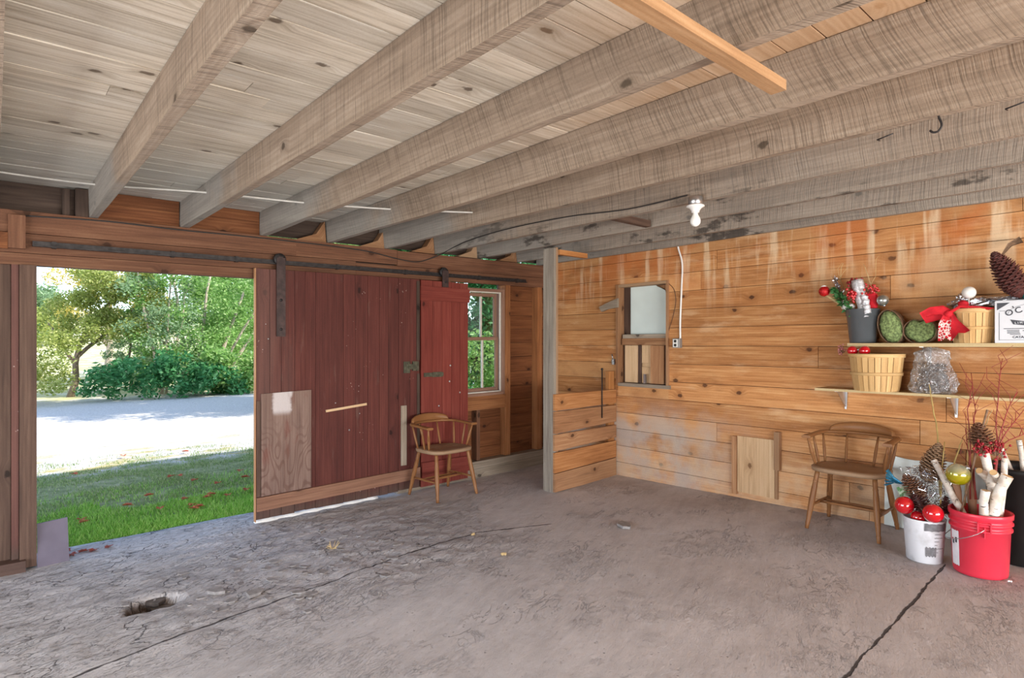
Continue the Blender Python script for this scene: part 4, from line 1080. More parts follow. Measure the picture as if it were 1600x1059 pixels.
berries('berry_spray', pp(1333, 462, 4.78), 60, .045, 'bright red berry bunch left of the wrapped rolls', M_REDB, r=.010)
berries('berry_spray', pp(1357, 455, 4.84), 60, .06, 'red berry spray at the upper right of the pot', M_REDB, r=.009)
mb = MB(); mb.box((-.05, -.035, 0), (0, .035, .11)); o = mb.build('felt_bundle', M_REDF, loc=pp(1364, 482, 4.86), bevel=.012); tag(o, 'bright red felt bundle at the right of the pot', 'decoration')
ornament('dull silver ball hanging at the right rim of the pot', pp(1379, 469, 4.80), .040, M_SILB, d=(0, -.3, -1))
def twig(label, pts, rad, mat, name='twig', branches=(), X=None, group=None, cat='twig'):
    t = MB(); P = [Vector(p) for p in pts]
    Q = [P[0]]
    for a_, b2 in zip(P, P[1:]):
        for k in (1, 2, 3): Q.append(a_.lerp(b2, k/3)+Vector([random.uniform(-1, 1)*rad*.6 for _ in range(3)]))
    t.tube([q-P[0] for q in Q], [rad*(1-.6*i/(len(Q)-1)) for i in range(len(Q))], 7)
    for br in branches: 
        B = [Vector(b2) for b2 in br]; t.tube([q-P[0] for q in B], [rad*.5*(1-.5*i/(len(B)-1)) for i in range(len(B))], 6)
    o = t.build(name, mat, loc=P[0]); return tag(o, label, cat, group)
twig('pale forked twig rising from the right of the pot', [pp(1357, 490, 4.88), pp(1360, 445, 4.90), pp(1355, 426, 4.91), pp(1349, 412, 4.91)], .004, M_PALET, branches=[(pp(1360, 445, 4.9), pp(1368, 432, 4.93), pp(1369, 405, 4.93), pp(1374, 398, 4.93))])
twig('pale curved twigs rising from the left of the pot', [pp(1330, 490, 4.9), pp(1313, 436, 4.92), pp(1314, 418, 4.92), pp(1318, 411, 4.92)], .0035, M_PALET, branches=[(pp(1313, 434, 4.9), pp(1318, 425, 4.9), pp(1325, 418, 4.9)), (pp(1313, 440, 4.9), pp(1309, 420, 4.92), pp(1316, 410, 4.92))])

def moss_heart(label, c, w_, h, d_, rot, lobes):
    t = thing('moss_heart', label, 'ornament', c)
    mb = MB(); n = 40; m = 14
    b = len(mb.v)
    for i in range(n):
        a = 2*PI*i/n
        x = math.cos(a)*(1-.10*math.sin(a)); y = math.sin(a)*(1.0)
        if lobes: y = y+.16*abs(x)**.8 - (.22*math.exp(-(x/.22)**2) if y > 0 else 0)
        for j in range(m+1):
            f = j/m*PI; rr = math.sin(f)**.45; dd = -math.cos(f)
            p = Vector((dd*d_/2, x*w_/2*rr, y*h/2*rr)); p *= 1+.13*noise.noise(p*38+Vector(c)*3)
            mb.v.append(tuple(Matrix.Rotation(rot, 3, 'X') @ p))
    for i in range(n):
        i2 = (i+1) % n
        for j in range(m): mb.face((b+i*(m+1)+j, b+i2*(m+1)+j, b+i2*(m+1)+j+1, b+i*(m+1)+j+1), None, None, True)
    zmin = min(v[2] for v in mb.v); mb.v = [(x, y, z-zmin) for x, y, z in mb.v]
    mb.build('moss_body', M_MOSS, t, fixn=True)
    mt = MB()
    for k in range(26):
        ph = random.uniform(0, .5); sgn = random.uniform(-1, 1)*.42
        pts = []
        for i in range(25):
            a = 2*PI*i/24+ph; y = math.sin(a); x = math.cos(a)
            if lobes and y > 0: y -= .18*math.exp(-(x/.25)**2)
            p = Vector((sgn*d_+random.uniform(-.003, .003), x*w_*.53, y*h*.53)); p = Matrix.Rotation(rot, 3, 'X') @ p
            pts.append(p-Vector((0, 0, zmin*1.0))+Vector((0, 0, .0)))
        pts = [Vector((p.x, p.y, max(p.z, .003))) for p in pts]
        mt.tube(pts, .0018, 5)
    mt.build('vine_frame', M_TWIG, t)
    return t
moss_heart('taller green moss heart bound with brown vine, right of the dark pot', (4.85, yw(1394, 4.85), ZT+.001), .145, .235, .12, -.25, False)
moss_heart('smaller green moss heart with brown vine rim, left of the red bow', (4.85, yw(1439, 4.85), ZT+.001), .185, .165, .10, 0, True)

sb = basket('small_basket', 'small splint basket behind the red bow on the upper shelf', (4.845, yw(1521, 4.845), ZT+.001), .105, .128, .215, ((.97, .03), (.45, .018)), 22)
bc = Vector(sb.location)
# red bow
def ribbon(mb, pts, w0, w1, up, th=.003, notch=0):
    P = [Vector(p) for p in pts]; n = len(P); b = len(mb.v)
    for i, p in enumerate(P):
        f = i/(n-1); tg = (P[min(i+1, n-1)]-P[max(i-1, 0)]).normalized(); sd = tg.cross(Vector(up)).normalized(); nr = sd.cross(tg); w_ = w0+(w1-w0)*f
        c = tg*(notch if i == n-1 else 0)
        rows = [(-.5, 0), (-.25, .10), (0, -.06), (.25, .10), (.5, 0)]
        for s_ in (0, 1):
            for (q, z) in rows: mb.v.append(tuple(p+sd*w_*q+nr*(z*w_*.6+(th if s_ else 0))-(c if q == 0 else Vector()) ))
    for i in range(n-1):
        for s_ in (0, 1):
            for k in range(4):
                a = b+i*10+s_*5+k; q = (a, a+1, a+11, a+10); mb.face(q if s_ else q[::-1], None, .5, True)
        a = b+i*10; mb.face((a, a+10, a+15, a+5), None, .5); mb.face((a+4, a+9, a+19, a+14), None, .5)
    a = b+(n-1)*10
    for k in range(4): mb.face((a+k, a+k+1, a+k+6, a+k+5), None, .5)
bw = thing('red_bow', 'large bright red ribbon bow draped over the small basket', 'bow', pp(1480, 490, 4.70))
o0 = Vector(bw.location)
kn = pp(1482, 490, 4.70)
mb = MB()
ribbon(mb, [kn-o0, pp(1472, 484, 4.69)-o0, pp(1455, 486, 4.69)-o0, pp(1443, 492, 4.70)-o0, pp(1448, 499, 4.72)-o0, pp(1465, 494, 4.73)-o0, pp(1480, 491, 4.72)-o0], .06, .05, (1, 0, 0)); mb.build('left_loop', M_REDF, bw)
mb = MB(); ribbon(mb, [kn-o0, pp(1500, 479, 4.70)-o0, pp(1525, 480, 4.71)-o0, pp(1548, 482, 4.73)-o0, pp(1530, 487, 4.76)-o0, pp(1500, 488, 4.74)-o0], .035, .03, (.3, 0, 1)); mb.build('right_loop', M_REDF, bw)
mb = MB(); ribbon(mb, [kn-o0, pp(1486, 505, 4.695)-o0, pp(1500, 524, 4.70)-o0], .05, .125, (-1, 0, 0), notch=.02); mb.build('right_tail', M_REDF, bw)
s_ = NT('ribbon_with_snowflakes'); P_ = s_.n('TexCoord').outputs['Object']; vv = s_.n('TexVoronoi', {'Vector': P_, 'Scale': 55.0}, feature='DISTANCE_TO_EDGE').outputs['Distance']
s_.bsdf(s_.mix(s_.math('MULTIPLY', s_.ss(vv, .14, .06), s_.ss(s_.n('SeparateXYZ', {0: P_}).outputs[2], -.03, -.06)), srgb(206, 22, 40), srgb(240, 226, 220)), .8); M_RIBP = s_.mat
mb = MB(); ribbon(mb, [kn-o0, pp(1476, 506, 4.69)-o0, pp(1478, 532, 4.70)-o0], .045, .085, (-1, 0, 0), notch=.02); mb.build('left_tail', M_RIBP, bw)
mb = MB(); mb.ball(kn-o0, .024, 14, (.8, 1, 1)); mb.build('knot', M_REDF, bw)
t = thing('white_ball_pick', 'white ball on a thin white stick above the small basket', 'ornament', pp(1514, 457, 4.80))
mb = MB(); mb.ball((0, 0, 0), .040, 20); mb.build('ball', M_PORC, t)
mb = MB(); mb.tube([(0, 0, -.035), (.0, .004, -.14)], .0035, 8); mb.build('stick', M_PORC, t)
def crumple(label, c, sc, mat, name, n=22, jit=.5, cat='bag'):
    mb = MB(); b = 0; h = n//2; cc = Vector(c)
    for i in range(h+1):
        th = PI*i/h
        for k in range(n):
            a = 2*PI*k/n; p = Vector((math.sin(th)*math.cos(a)*sc[0], math.sin(th)*math.sin(a)*sc[1], -math.cos(th)*sc[2]))
            q = Vector((math.sin(th)*math.cos(a), math.sin(th)*math.sin(a), math.cos(th))); nn = abs(noise.noise(q*2.3+cc*9))+.5*abs(noise.noise(q*5+cc*5))
            mb.v.append(tuple(p*(1-jit*nn)))
    for i in range(h):
        for k in range(n):
            k2 = (k+1) % n; mb.face((i*n+k, i*n+k2, (i+1)*n+k2, (i+1)*n+k), None, None, False)
    zm = min(v[2] for v in mb.v)
    o = mb.build(name, mat, loc=c); return tag(o, label, cat)
crumple('crumpled silver foil bag lying in the small basket', pp(1524, 474, 4.87), (.07, .17, .055), M_SILV, 'foil_bag')
crumple('clear crinkled wrap at the left of the white ball', pp(1505, 472, 4.87), (.05, .06, .07), M_SILV, 'foil_bag')
mb = MB(); mb.ball((0, 0, 0), .03, 12, (1, 1, 1), jit=.5); o = mb.build('felt_bundle', M_REDF, loc=pp(1505, 476, 4.79)); tag(o, 'small red felt flower beside the white ball', 'decoration')

# carton with printed front
M_CARD = plain('white_carton', srgb(216, 218, 224), .6, 0, .04, 5); M_INK = plain('dark_grey_ink', srgb(66, 68, 76), .6, 0, .05)
XC = 4.735; yc0, yc1 = .40, yw(1554, XC); HC = .262
cb = thing('carton', 'white carton with dark grey printing at the right end of the upper shelf', 'box', (4.84, (yc0+yc1)/2, ZT+.001))
cc = Vector(cb.location)
mb = MB(); mb.box((XC-cc.x, yc0-cc.y, 0), (4.955-cc.x, yc1-cc.y, HC)); mb.build('box_body', M_CARD, cb, bevel=.003)
mb = MB(); mb.box((XC-cc.x, yc0-cc.y, HC+.0005), (4.955-cc.x, yc1-cc.y-.006, HC+.003)); mb.build('lid_flap', M_CARD, cb)
def ink(mb, y0_, y1_, z0_, z1_, s__=0): mb.box((XC-cc.x-.0012, min(y0_, y1_)-cc.y, z0_), (XC-cc.x, max(y0_, y1_)-cc.y, z1_))
mb = MB(); ya = yc1-.022; yb = yc0+.01
ink(mb, ya, ya-.0022, .018, .19); ink(mb, ya, yb, .018, .020)
n = 14; cy = yc1-.30/2-.04; 
for k in range(n):      # arched top rule
    a0 = PI*(.5+.5*(1-k/n)); a1 = PI*(.5+.5*(1-(k+1)/n))
    p0 = Vector((XC-cc.x-.0006, cy+.125*-math.cos(a0)-cc.y, .175+.065*math.sin(a0))); p1 = Vector((XC-cc.x-.0006, cy+.125*-math.cos(a1)-cc.y, .175+.065*math.sin(a1)))
    if p1.y+cc.y > yc0+.01: mb.beam(p0, p1, .0012, .002, up=(1, 0, 0))
ink(mb, ya, ya-.03, .198, .200)
mb.build('printed_rule', M_INK, cb)
mb = MB(); Mf = Matrix(((0, 0, 1, XC-cc.x-.0012), (1, 0, 0, -cc.y), (0, 1, 0, 0), (0, 0, 0, 1)))
mb.prism([(yc1-.012, .250), (yc1-.075, .250), (yc1-.012, .205)], 0, .0011, Mf); mb.build('corner_triangle', M_INK, cb, fixn=True)
mb = MB(); mb.prism([(yc1-.090, .115), (yc1-.076, .145), (yc1-.135, .135), (yc1-.20, .13), (yc1-.20, .105), (yc1-.145, .108)], 0, .0011, Mf); mb.build('banner', M_INK, cb, fixn=True)
def letters(txt, size, yz, rot, parent, name='lettering', mat=M_INK, bold=0, space=1.0, al='LEFT', xoff=.0012):
    cu = bpy.data.curves.new('txt', 'FONT'); cu.body = txt; cu.size = size; cu.extrude = .0003; cu.offset = bold; cu.space_character = space; cu.align_x = al
    tmp = bpy.data.objects.new('tmp', cu); COL.objects.link(tmp)
    dg = bpy.context.evaluated_depsgraph_get(); me = bpy.data.meshes.new_from_object(tmp.evaluated_get(dg))
    bpy.data.objects.remove(tmp); bpy.data.curves.remove(cu)
    me.materials.clear(); me.materials.append(mat)
    o = bpy.data.objects.new(name, me); COL.objects.link(o); o.parent = parent
    # local x -> -Y (towards the right in the photograph), local y -> +Z, facing -X
    R = Matrix(((0, 0, -1), (-1, 0, 0), (0, 1, 0))).to_4x4()
    o.matrix_local = Matrix.Translation((XC-cc.x-xoff, yz[0]-cc.y, yz[1])) @ R @ Matrix.Rotation(rot, 4, 'Z')
    return o
for ch, dy, dz, rt in (("O", .062, .163, .55), ("'", .098, .192, .42), ("C", .104, .180, .35), ("A", .145, .194, .22), ("R", .188, .203, .1)):
    letters(ch, .050, (yc1-dy, dz), rt, cb, bold=.0008)
letters('L I M I T E D', .018, (yc1-.098, .117), .07, cb, mat=M_CARD, bold=.0003, xoff=.0016)
for k, (dy, z, L) in enumerate(((.045, .087, .17), (.060, .076, .06), (.062, .068, .058), (.062, .060, .06), (.075, .052, .05), (.135, .074, .08))):
    mb = MB(); ink(mb, yc1-dy, max(yc1-dy-L, yc0+.01), z, z+.004); mb.build('fine_print', M_INK, cb)
letters('CATALY D', .020, (yc1-.088, .030), 0, cb, bold=.0005)

pine_cone('very large dark pine cone leaning above the white carton', pp(1596, 462, 4.80), pp(1553, 396, 4.80), .066, M_CONED, 170)
mb = MB(); q0 = pp(1566, 398, 4.86); 
ribbon(mb, [Vector((0, 0, 0)), pp(1578, 382, 4.88)-q0, pp(1596, 374, 4.9)-q0], .012, .045, (1, 0, 0)); o = mb.build('dried_leaf', M_TWIG, loc=q0); tag(o, 'dry brown leaf on the wall above the large pine cone', 'leaf')
ornament('teal ball ornament beside the large pine cone', pp(1606, 460, 4.80), .030, plain('teal_glass', srgb(20, 110, 104), .12, 0, .05, Coat_Weight=1.0))
ornament('red ball ornament above the teal one at the picture edge', pp(1604, 446, 4.86), .026, M_REDB)
crumple('flat silver ribbon lying on the white carton', (4.84, yw(1575, 4.84), ZT+HC+.022), (.06, .14, .022), M_SILV, 'foil_ribbon', cat='ribbon')

# ---- lower shelf
bb = basket('bushel_basket', 'large splint bushel basket on the left of the lower shelf', (4.80, yw(1369, 4.80), ZL+.001), .140, .172, .262, ((.965, .026), (.47, .022)), 26)
bc = Vector(bb.location)
mb = MB(); mb.lathe([(0, .225), (.15, .222)], 28, cap=(False, False)); mb.build('filling', M_BASKET, bb)
ornament('shiny red ball at the left rim of the bushel basket', pp(1332, 548, 4.73), .036, M_REDB, d=(0, -1, .2))
ornament('shiny red ball right beside the first one on the bushel basket', pp(1351, 548, 4.72), .036, M_REDB, d=(0, 1, .2))
berries('berry_spray', pp(1314, 547, 4.77), 40, .035, 'pale pink berry sprig hanging over the left rim of the bushel basket', plain('pink_berry', srgb(190, 120, 116), .5), .006)

M_BAGS = NT('clear_plastic_bag'); tb = M_BAGS.n('BsdfTransparent', {0: (.93, .93, .94)}); gb = M_BAGS.n('BsdfGlossy', {'Color': (.92, .93, .95, 1), 'Roughness': .16}); lw = M_BAGS.n('LayerWeight', {0: .35})
nb = M_BAGS.bump(M_BAGS.noise(M_BAGS.n('TexCoord').outputs['Object'], 16, 4, .5, 2.2), 1.0, .06); M_BAGS.set(gb.inputs['Normal'], nb)
glint_rdg = M_BAGS.math('ABSOLUTE', M_BAGS.math('SUBTRACT', M_BAGS.noise(M_BAGS.n('TexCoord').outputs['Object'], 14, 5, .6, 1.5), .5)); df = M_BAGS.n('BsdfDiffuse', {'Color': (.8, .82, .85, 1)}); mg = M_BAGS.n('MixShader', {0: M_BAGS.ss(glint_rdg, .05, .0, 0.05, .55)}); M_BAGS.t.links.new(gb.outputs[0], mg.inputs[1]); M_BAGS.t.links.new(df.outputs[0], mg.inputs[2])  # diffuse white crinkle ridges painted in as the film's highlights
mxx = M_BAGS.n('MixShader', {0: M_BAGS.math('ADD', M_BAGS.math('MULTIPLY', lw.outputs['Facing'], .5), .30)}); M_BAGS.t.links.new(tb.outputs[0], mxx.inputs[1]); M_BAGS.t.links.new(mg.outputs[0], mxx.inputs[2]); M_BAGS.t.links.new(mxx.outputs[0], M_BAGS.out.inputs[0])
bg_ = thing('plastic_bag', 'knotted clear plastic bag of brown cones on the lower shelf', 'bag', (4.83, yw(1457, 4.83), ZL+.001))
mb = MB(); n = 46; rows = 30
for i in range(rows+1):
    f = i/rows; z = .305*f
    r0 = [.13, .145, .142, .13, .118, .108, .105, .10][min(7, int(f*7.99))]
    r0 = .138-.045*f**1.2+.008*math.sin(f*7)
    if f < .08: r0 *= .80+2.5*f
    if f > .93: r0 *= 1-(f-.93)*9
    for k in range(n):
        a = 2*PI*k/n; q = Vector((math.cos(a), math.sin(a), f*3)); nn = .16*noise.noise(q*1.8+Vector((3, 1, 0)))+.10*noise.noise(q*5)+.05*noise.noise(q*11)
        rr = r0*(1+nn); mb.v.append((rr*math.cos(a)*.80, rr*math.sin(a), z*(1+.03*math.sin(a*2))))
for i in range(rows):
    for k in range(n):
        k2 = (k+1) % n; mb.face((i*n+k, i*n+k2, (i+1)*n+k2, (i+1)*n+k), None, None, True)
mb.face([k for k in range(n)][::-1])
mb.face([rows*n+k for k in range(n)])
mb.build('bag_film', M_BAGS.mat, bg_)
M_FILL = plain('brown_cone_fragments', srgb(78, 58, 46), .8, 0, .6, 30, .8)
mb = MB()
for k in range(900):
    a = random.uniform(0, 2*PI); z = random.uniform(.014, .20)**1.0; rr = .100*(1-.25*z/.2)*random.uniform(.2, 1)**.5
    c = Vector((rr*math.cos(a)*.78, rr*math.sin(a), z)); v = Vector([random.gauss(0, 1) for _ in range(3)]).normalized()*.012; s2 = v.cross(Vector([random.gauss(0, 1) for _ in range(3)])).normalized()*.008; n2 = v.cross(s2).normalized()*.002
    b = len(mb.v); mb.v += [tuple(c-v), tuple(c+s2), tuple(c+v), tuple(c-s2+n2)]; mb.face((b, b+1, b+2, b+3)); mb.face((b+3, b+2, b+1, b))
mb.build('cone_scales', M_FILL, bg_, )
# ------------------------------------------------------------------ things standing on the floor at the right
random.seed(91)
def fp(x, y, dz=0): return (x, y, FL(x, y)+dz)
# white sheet leaning on the wall
mb = MB(); ya, yb = .62, yw(1382, 4.95)
zA = FL(4.9, 1.2)+.004
n = 14
for i in range(n+1):
    y = ya+(yb-ya)*i/n; c = .004*math.sin(i*1.9)
    for (xb, zt) in ((4.938+c, zA), (4.965+c*.5, .535+.01*math.sin(i))):
        mb.v += [(xb, y, zt), (xb+.006, y, zt)]
for i in range(n):
    b = i*4
    for q in ((b, b+2, b+6, b+4), (b+1, b+5, b+7, b+3), (b+2, b+3, b+7, b+6), (b, b+4, b+5, b+1)): mb.face(q, None, .5)
mb.face((0, 1, 3, 2)); b = n*4; mb.face((b, b+2, b+3, b+1))
M_SHEET = plain('scuffed_white_sheet', srgb(206, 212, 208), .4, .1, .12, 7, .1)
o = mb.build('white_sheet', M_SHEET, fixn=True); tag(o, 'scuffed white metal sheet leaning on the boards behind the white bucket', 'sheet')

# white bucket
WB = Vector((4.345, 1.075, FL(4.345, 1.075)+.002))
wb = thing('white_bucket', 'white bucket with grey tape patches holding red ornaments and cones', 'bucket', WB)
s = NT('white_bucket_plastic'); Pq = s.n('TexCoord').outputs['Object']
cw = s.mix(s.ss(s.noise(Pq, 9, 5), .45, .75), srgb(226, 228, 234), srgb(190, 190, 192)); s.bsdf(cw, .35); M_WB = s.mat
HB = .262
mb = MB(); mb.lathe([(0, .004), (.088, 0), (.094, .004), (.112, HB-.006), (.114, HB), (.110, HB+.001), (.107, HB-.006), (.090, .012), (0, .012)], 44); mb.build('bucket_body', M_WB, wb)
mb = MB(); mb.lathe([(0, .215), (.102, .215)], 28, cap=(False, False)); mb.build('filling', M_CONED, wb)
M_TAPE = plain('grey_tape', srgb(120, 120, 124), .45, .1, .25, 40, .2)
def patch(parent, a0, a1, z0, z1, rb, rt, H, mat, name, off=.0015, edge=0, n=10):
    mb = MB()
    for i in range(n+1):
        a = a0+(a1-a0)*i/n
        for z in (z0, z1):
            zz_ = z+edge*math.sin(i*2.3+z*50); R = rb+(rt-rb)*z/H+off
            mb.v += [(R*math.cos(a), R*math.sin(a), zz_), ((R+.0008)*math.cos(a), (R+.0008)*math.sin(a), zz_)]
    for i in range(n):
        b = i*4
        for q in ((b+1, b+5, b+7, b+3), (b, b+2, b+6, b+4), (b+2, b+3, b+7, b+6), (b, b+4, b+5, b+1)): mb.face(q, None, .5, False)
    mb.face((0, 1, 3, 2)); mb.face((n*4, n*4+2, n*4+3, n*4+1))
    o = mb.build(name, mat, parent, fixn=True); return o
# viewing direction angle from bucket to camera
va = math.atan2(-WB.y, -WB.x)
patch(wb, va+.0, va+1.15, .205, .25, .094, .113, HB, M_TAPE, 'tape_patch', edge=.002)
patch(wb, va+.05, va+.62, .05, .105, .094, .113, HB, M_TAPE, 'tape_patch', edge=.005)
for k in range(6): patch(wb, va+.45+.08*random.random(), va+.62+.5*random.random(), .075+.022*k, .078+.022*k, .094, .113, HB, M_TAPE, 'ink_stroke', edge=.001)
# red pail
RB = Vector((4.325, .795, FL(4.325, .795)+.002))
rb = thing('red_bucket', 'large red plastic pail with a torn white label, filled with birch sticks', 'bucket', RB)
M_RPL = plain('red_plastic', srgb(214, 52, 72), .32, 0, .05, 4)
HR = .365
mb = MB(); prof = [(0, .006), (.118, 0), (.126, .004), (.130, .02), (.1395, .262), (.149, .266), (.149, .276), (.141, .279), (.143, .298), (.152, .302), (.152, .310), (.144, .313), (.145, .332), (.152, .336), (.153, HR-.004), (.150, HR), (.144, HR-.002), (.138, .27), (.122, .016), (0, .014)]
mb.lathe(prof, 56); mb.build('bucket_body', M_RPL, rb)
va2 = math.atan2(-RB.y, -RB.x)
# label left of centre as seen from inside the room
M_LAB = plain('white_label', srgb(226, 224, 228), .5, 0, .06, 20)
patch(rb, va2-1.22, va2-.78, .045, .245, .130, .1395, .262, M_LAB, 'label', edge=.003)
patch(rb, va2-.95, va2-.86, .175, .205, .130, .1395, .262, M_INK, 'label_print', off=.003, edge=0)
patch(rb, va2-1.12, va2-1.02, .165, .19, .130, .1395, .262, M_INK, 'label_print', off=.003, edge=0)
patch(rb, va2-1.16, va2-1.08, .185, .197, .130, .1395, .262, M_REDB, 'label_print', off=.003, edge=0)
# handle lug and wire
la = va2+.12
mb = MB(); Rl = Matrix.Rotation(la, 4, 'Z')
mb.box((.141, -.030, .272), (.158, .030, .278), M=Rl); mb.box((.141, -.030, .318), (.158, .030, .324), M=Rl); mb.box((.141, -.032, .268), (.158, -.024, .326), M=Rl); mb.box((.141, .0, .240), (.156, .006, .30), M=Rl); mb.box((.141, .026, .268), (.158, .032, .326), M=Rl)
mb.build('handle_lug', M_RPL, rb)
pts = []
for i in range(19):
    f = i/18; a = la-f*PI; R = .160+.006*math.sin(f*PI); z = .288-.105*math.sin(f*PI)**.8
    pts.append((R*math.cos(a), R*math.sin(a), z))
mb = MB(); mb.tube(pts, .0022, 7); mb.build('wire_handle', M_STEEL, rb)
# black bin
BB = Vector((4.735, .66, FL(4.735, .66)+.002))
bk = thing('black_bin', 'tall black plastic bin behind the red pail, full of birch branches', 'bin', BB)
M_BIN = plain('black_bin_plastic', srgb(26, 27, 27), .45, 0, .15)
mb = MB(); mb.lathe([(0, .004), (.15, 0), (.155, .006), (.185, .54), (.195, .545), (.195, .575), (.185, .575), (.178, .54), (.148, .016), (0, .014)], 40); mb.build('bin_body', M_BIN, bk)

# birch bark
s = NT('birch_bark'); uvn = s.n('UVMap', uv_map='UVMap').outputs[0]; sp = s.n('SeparateXYZ', {0: uvn})
v1 = s.noise(s.vec(s.math('MULTIPLY', sp.outputs[0], 85.0), s.math('MULTIPLY', sp.outputs[1], 22.0)), 1, 3, .5)
v2 = s.noise(s.vec(s.math('MULTIPLY', sp.outputs[0], 16.0), s.math('MULTIPLY', sp.outputs[1], 12.0)), 1, 4, .6)
cbk = s.mix(s.ss(v2, .35, .65), srgb(226, 220, 212), srgb(196, 180, 164)); cbk = s.mix(s.ss(v1, .62, .68), cbk, srgb(70, 60, 54)); cbk = s.mix(s.ss(v2, .64, .70), cbk, srgb(92, 78, 70))
s.bsdf(cbk, .6, s.bump(v2, .3, .004)); M_BIRCH = s.mat
s = NT('cut_wood_end'); s.bsdf(srgb(214, 176, 124), .7); M_CUT = s.mat
def birch(label, a, b_, r, parent=None, X=None, mat=None, cat='branch', grp=None, stub=None):
    a = Vector(a); d = Vector(b_)-a; t = thing('birch_stick', label, cat, a)
    if grp: t['group'] = grp
    mb = MB(); n = 7
    mb.tube([d*(i/n)+Vector([random.uniform(-.3, .3)*r*(0 < i < n) for _ in range(3)]) for i in range(n+1)], [r*(1+random.uniform(-.06, .06)) for i in range(n+1)], 12, cap=False)
    if stub: q = d*stub; mb.tube([q, q+Vector((random.uniform(-1, 1), random.uniform(-1, 1), .8)).normalized()*r*2.2], [r*.6, r*.45], 8)
    mb.build('bark', mat or M_BIRCH, t)
    mb = MB(); mb.tube([d*.999, d], [r*.93, r*.93], 12); mb.tube([d*0, d*.001], [r*.93, r*.93], 12); mb.build('cut_end', M_CUT, t)
    return t
def inb(px, py, X): return on_x(px, py, X)
def down(top, low, zbot, ax, Rin):
    # follow the stick from where it passes the rim down into the vessel until it meets the wall or the base
    top = Vector(top); low = Vector(low); d = (low-top); d = d/abs(d.z); p = top
    while p.z > zbot:
        q = p+d*.01
        if q.z < ax[2] and math.hypot(q.x-ax[0], q.y-ax[1]) > Rin: break
        p = q
    return p
zb = RB.z+.02
def bstick(label, t_, l_, Xt, Xl, r, zbot=zb, **k):
    top = on_x(*t_, Xt); low = on_x(*l_, Xl)
    ax = (RB.x, RB.y, RB.z+.33) if 'pail' in label else (BB.x, BB.y, BB.z+.52)
    Rin = (.132 if 'pail' in label else .160)-r
    dl = math.hypot(low.x-ax[0], low.y-ax[1])          # keep the rim crossing inside the vessel
    if dl > Rin: low = Vector((ax[0]+(low.x-ax[0])*Rin*.96/dl, ax[1]+(low.y-ax[1])*Rin*.96/dl, low.z))
    birch(label, down(top, low, zbot, ax, Rin), top, r, **k)
bstick('thin birch stick leaning left out of the red pail', (1459, 719), (1492, 785), 4.38, 4.33, .018, zbot=RB.z+.16)
bstick('thick upright birch stick in the middle of the red pail', (1538, 707), (1554, 790), 4.33, 4.33, .024, stub=.6)
bstick('thick birch stick leaning right out of the red pail', (1574, 743), (1558, 798), 4.26, 4.24, .028, stub=.5, zbot=RB.z+.10)
bstick('birch stick with brown bark patches left of the thick upright one', (1530, 735), (1533, 796), 4.27, 4.27, .019)
bstick('pale birch stick standing between the thick one and the right-leaning one', (1552, 738), (1550, 797), 4.22, 4.22, .019)
bstick('slim birch stick at the back right of the red pail', (1570, 715), (1566, 780), 4.38, 4.38, .015)
bstick('short knotty birch stick at the front of the red pail', (1540, 766), (1539, 800), 4.22, 4.22, .022, stub=.8)
M_BARKB = wood('brown_bark', srgb(110, 78, 60), srgb(150, 112, 88), srgb(176, 136, 110), .1, .1, bump=.5)
bstick('brown barked stick at the left of the red pail', (1490, 745), (1498, 790), 4.38, 4.36, .022, mat=M_BARKB)
bstick('reddish barked stick behind the birch in the red pail', (1514, 740), (1518, 792), 4.42, 4.42, .022, mat=M_BARKB)
bstick('slender branch crossing in the middle of the red pail', (1543, 640), (1504, 790), 4.36, 4.30, .006, mat=M_TWIG)
zb2 = BB.z+.03
bstick('crooked birch branch at the left of the black bin', (1562, 697), (1586, 755), 4.66, 4.70, .016, zbot=zb2+.12)
bstick('tall slim birch stick at the right picture edge', (1592, 687), (1600, 745), 4.66, 4.68, .014, zbot=zb2+.15)
bstick('knotty birch stick low at the right picture edge', (1589, 755), (1603, 812), 4.60, 4.60, .022, zbot=zb2+.08)
bstick('birch stick behind the others in the black bin', (1606, 700), (1604, 760), 4.74, 4.74, .018, zbot=zb2)

# cones, balls, tinsel of the white bucket
XB = 4.35
pine_cone('large frosted pine cone standing tallest behind the white bucket rim', inb(1450, 752, 4.42), inb(1467, 694, 4.42), .058, M_CONEL, 150)
pine_cone('brown pine cone leaning left in the white bucket', inb(1440, 780, 4.36), inb(1414, 742, 4.36), .056, M_CONE, 110)
pine_cone('dark reddish cone between the two red balls', inb(1446, 800, 4.32), inb(1428, 772, 4.30), .045, M_CONED, 80)
pine_cone('brown pine cone with open scales above the birch sticks', inb(1537, 700, 4.36), inb(1527, 661, 4.36), .056, M_CONE, 100)
pine_cone('dark cone squeezed between the white bucket and the red pail', inb(1476, 803, 4.36), inb(1478, 775, 4.40), .03, M_CONED, 60)
ornament('large shiny red ball hanging over the left rim of the white bucket', inb(1413, 789, 4.27), .054, M_REDB, d=(.3, -1, -.3))
ornament('large shiny red ball at the front rim of the white bucket', inb(1458, 802, 4.22), .055, M_REDB, d=(.5, .8, -.5))
ornament('half-hidden red ball low between the other two in the white bucket', inb(1434, 808, 4.30), .040, M_REDB, d=(0, 0, 1))
s = NT('gold_green_glass'); s.bsdf(s.mix(s.ss(s.n('SeparateXYZ', {0: s.n('TexCoord').outputs['Object']}).outputs[2], .05, -.01), srgb(196, 200, 170), srgb(190, 180, 24)), .08, Metallic=.55, Coat_Weight=1.0); M_GOLD = s.mat
ornament('large yellow-green glass ball ornament left of the birch sticks', inb(1497, 741, 4.30), .064, M_GOLD, d=(0, -.7, .7))
mb = MB(); base = inb(1452, 800, 4.38)
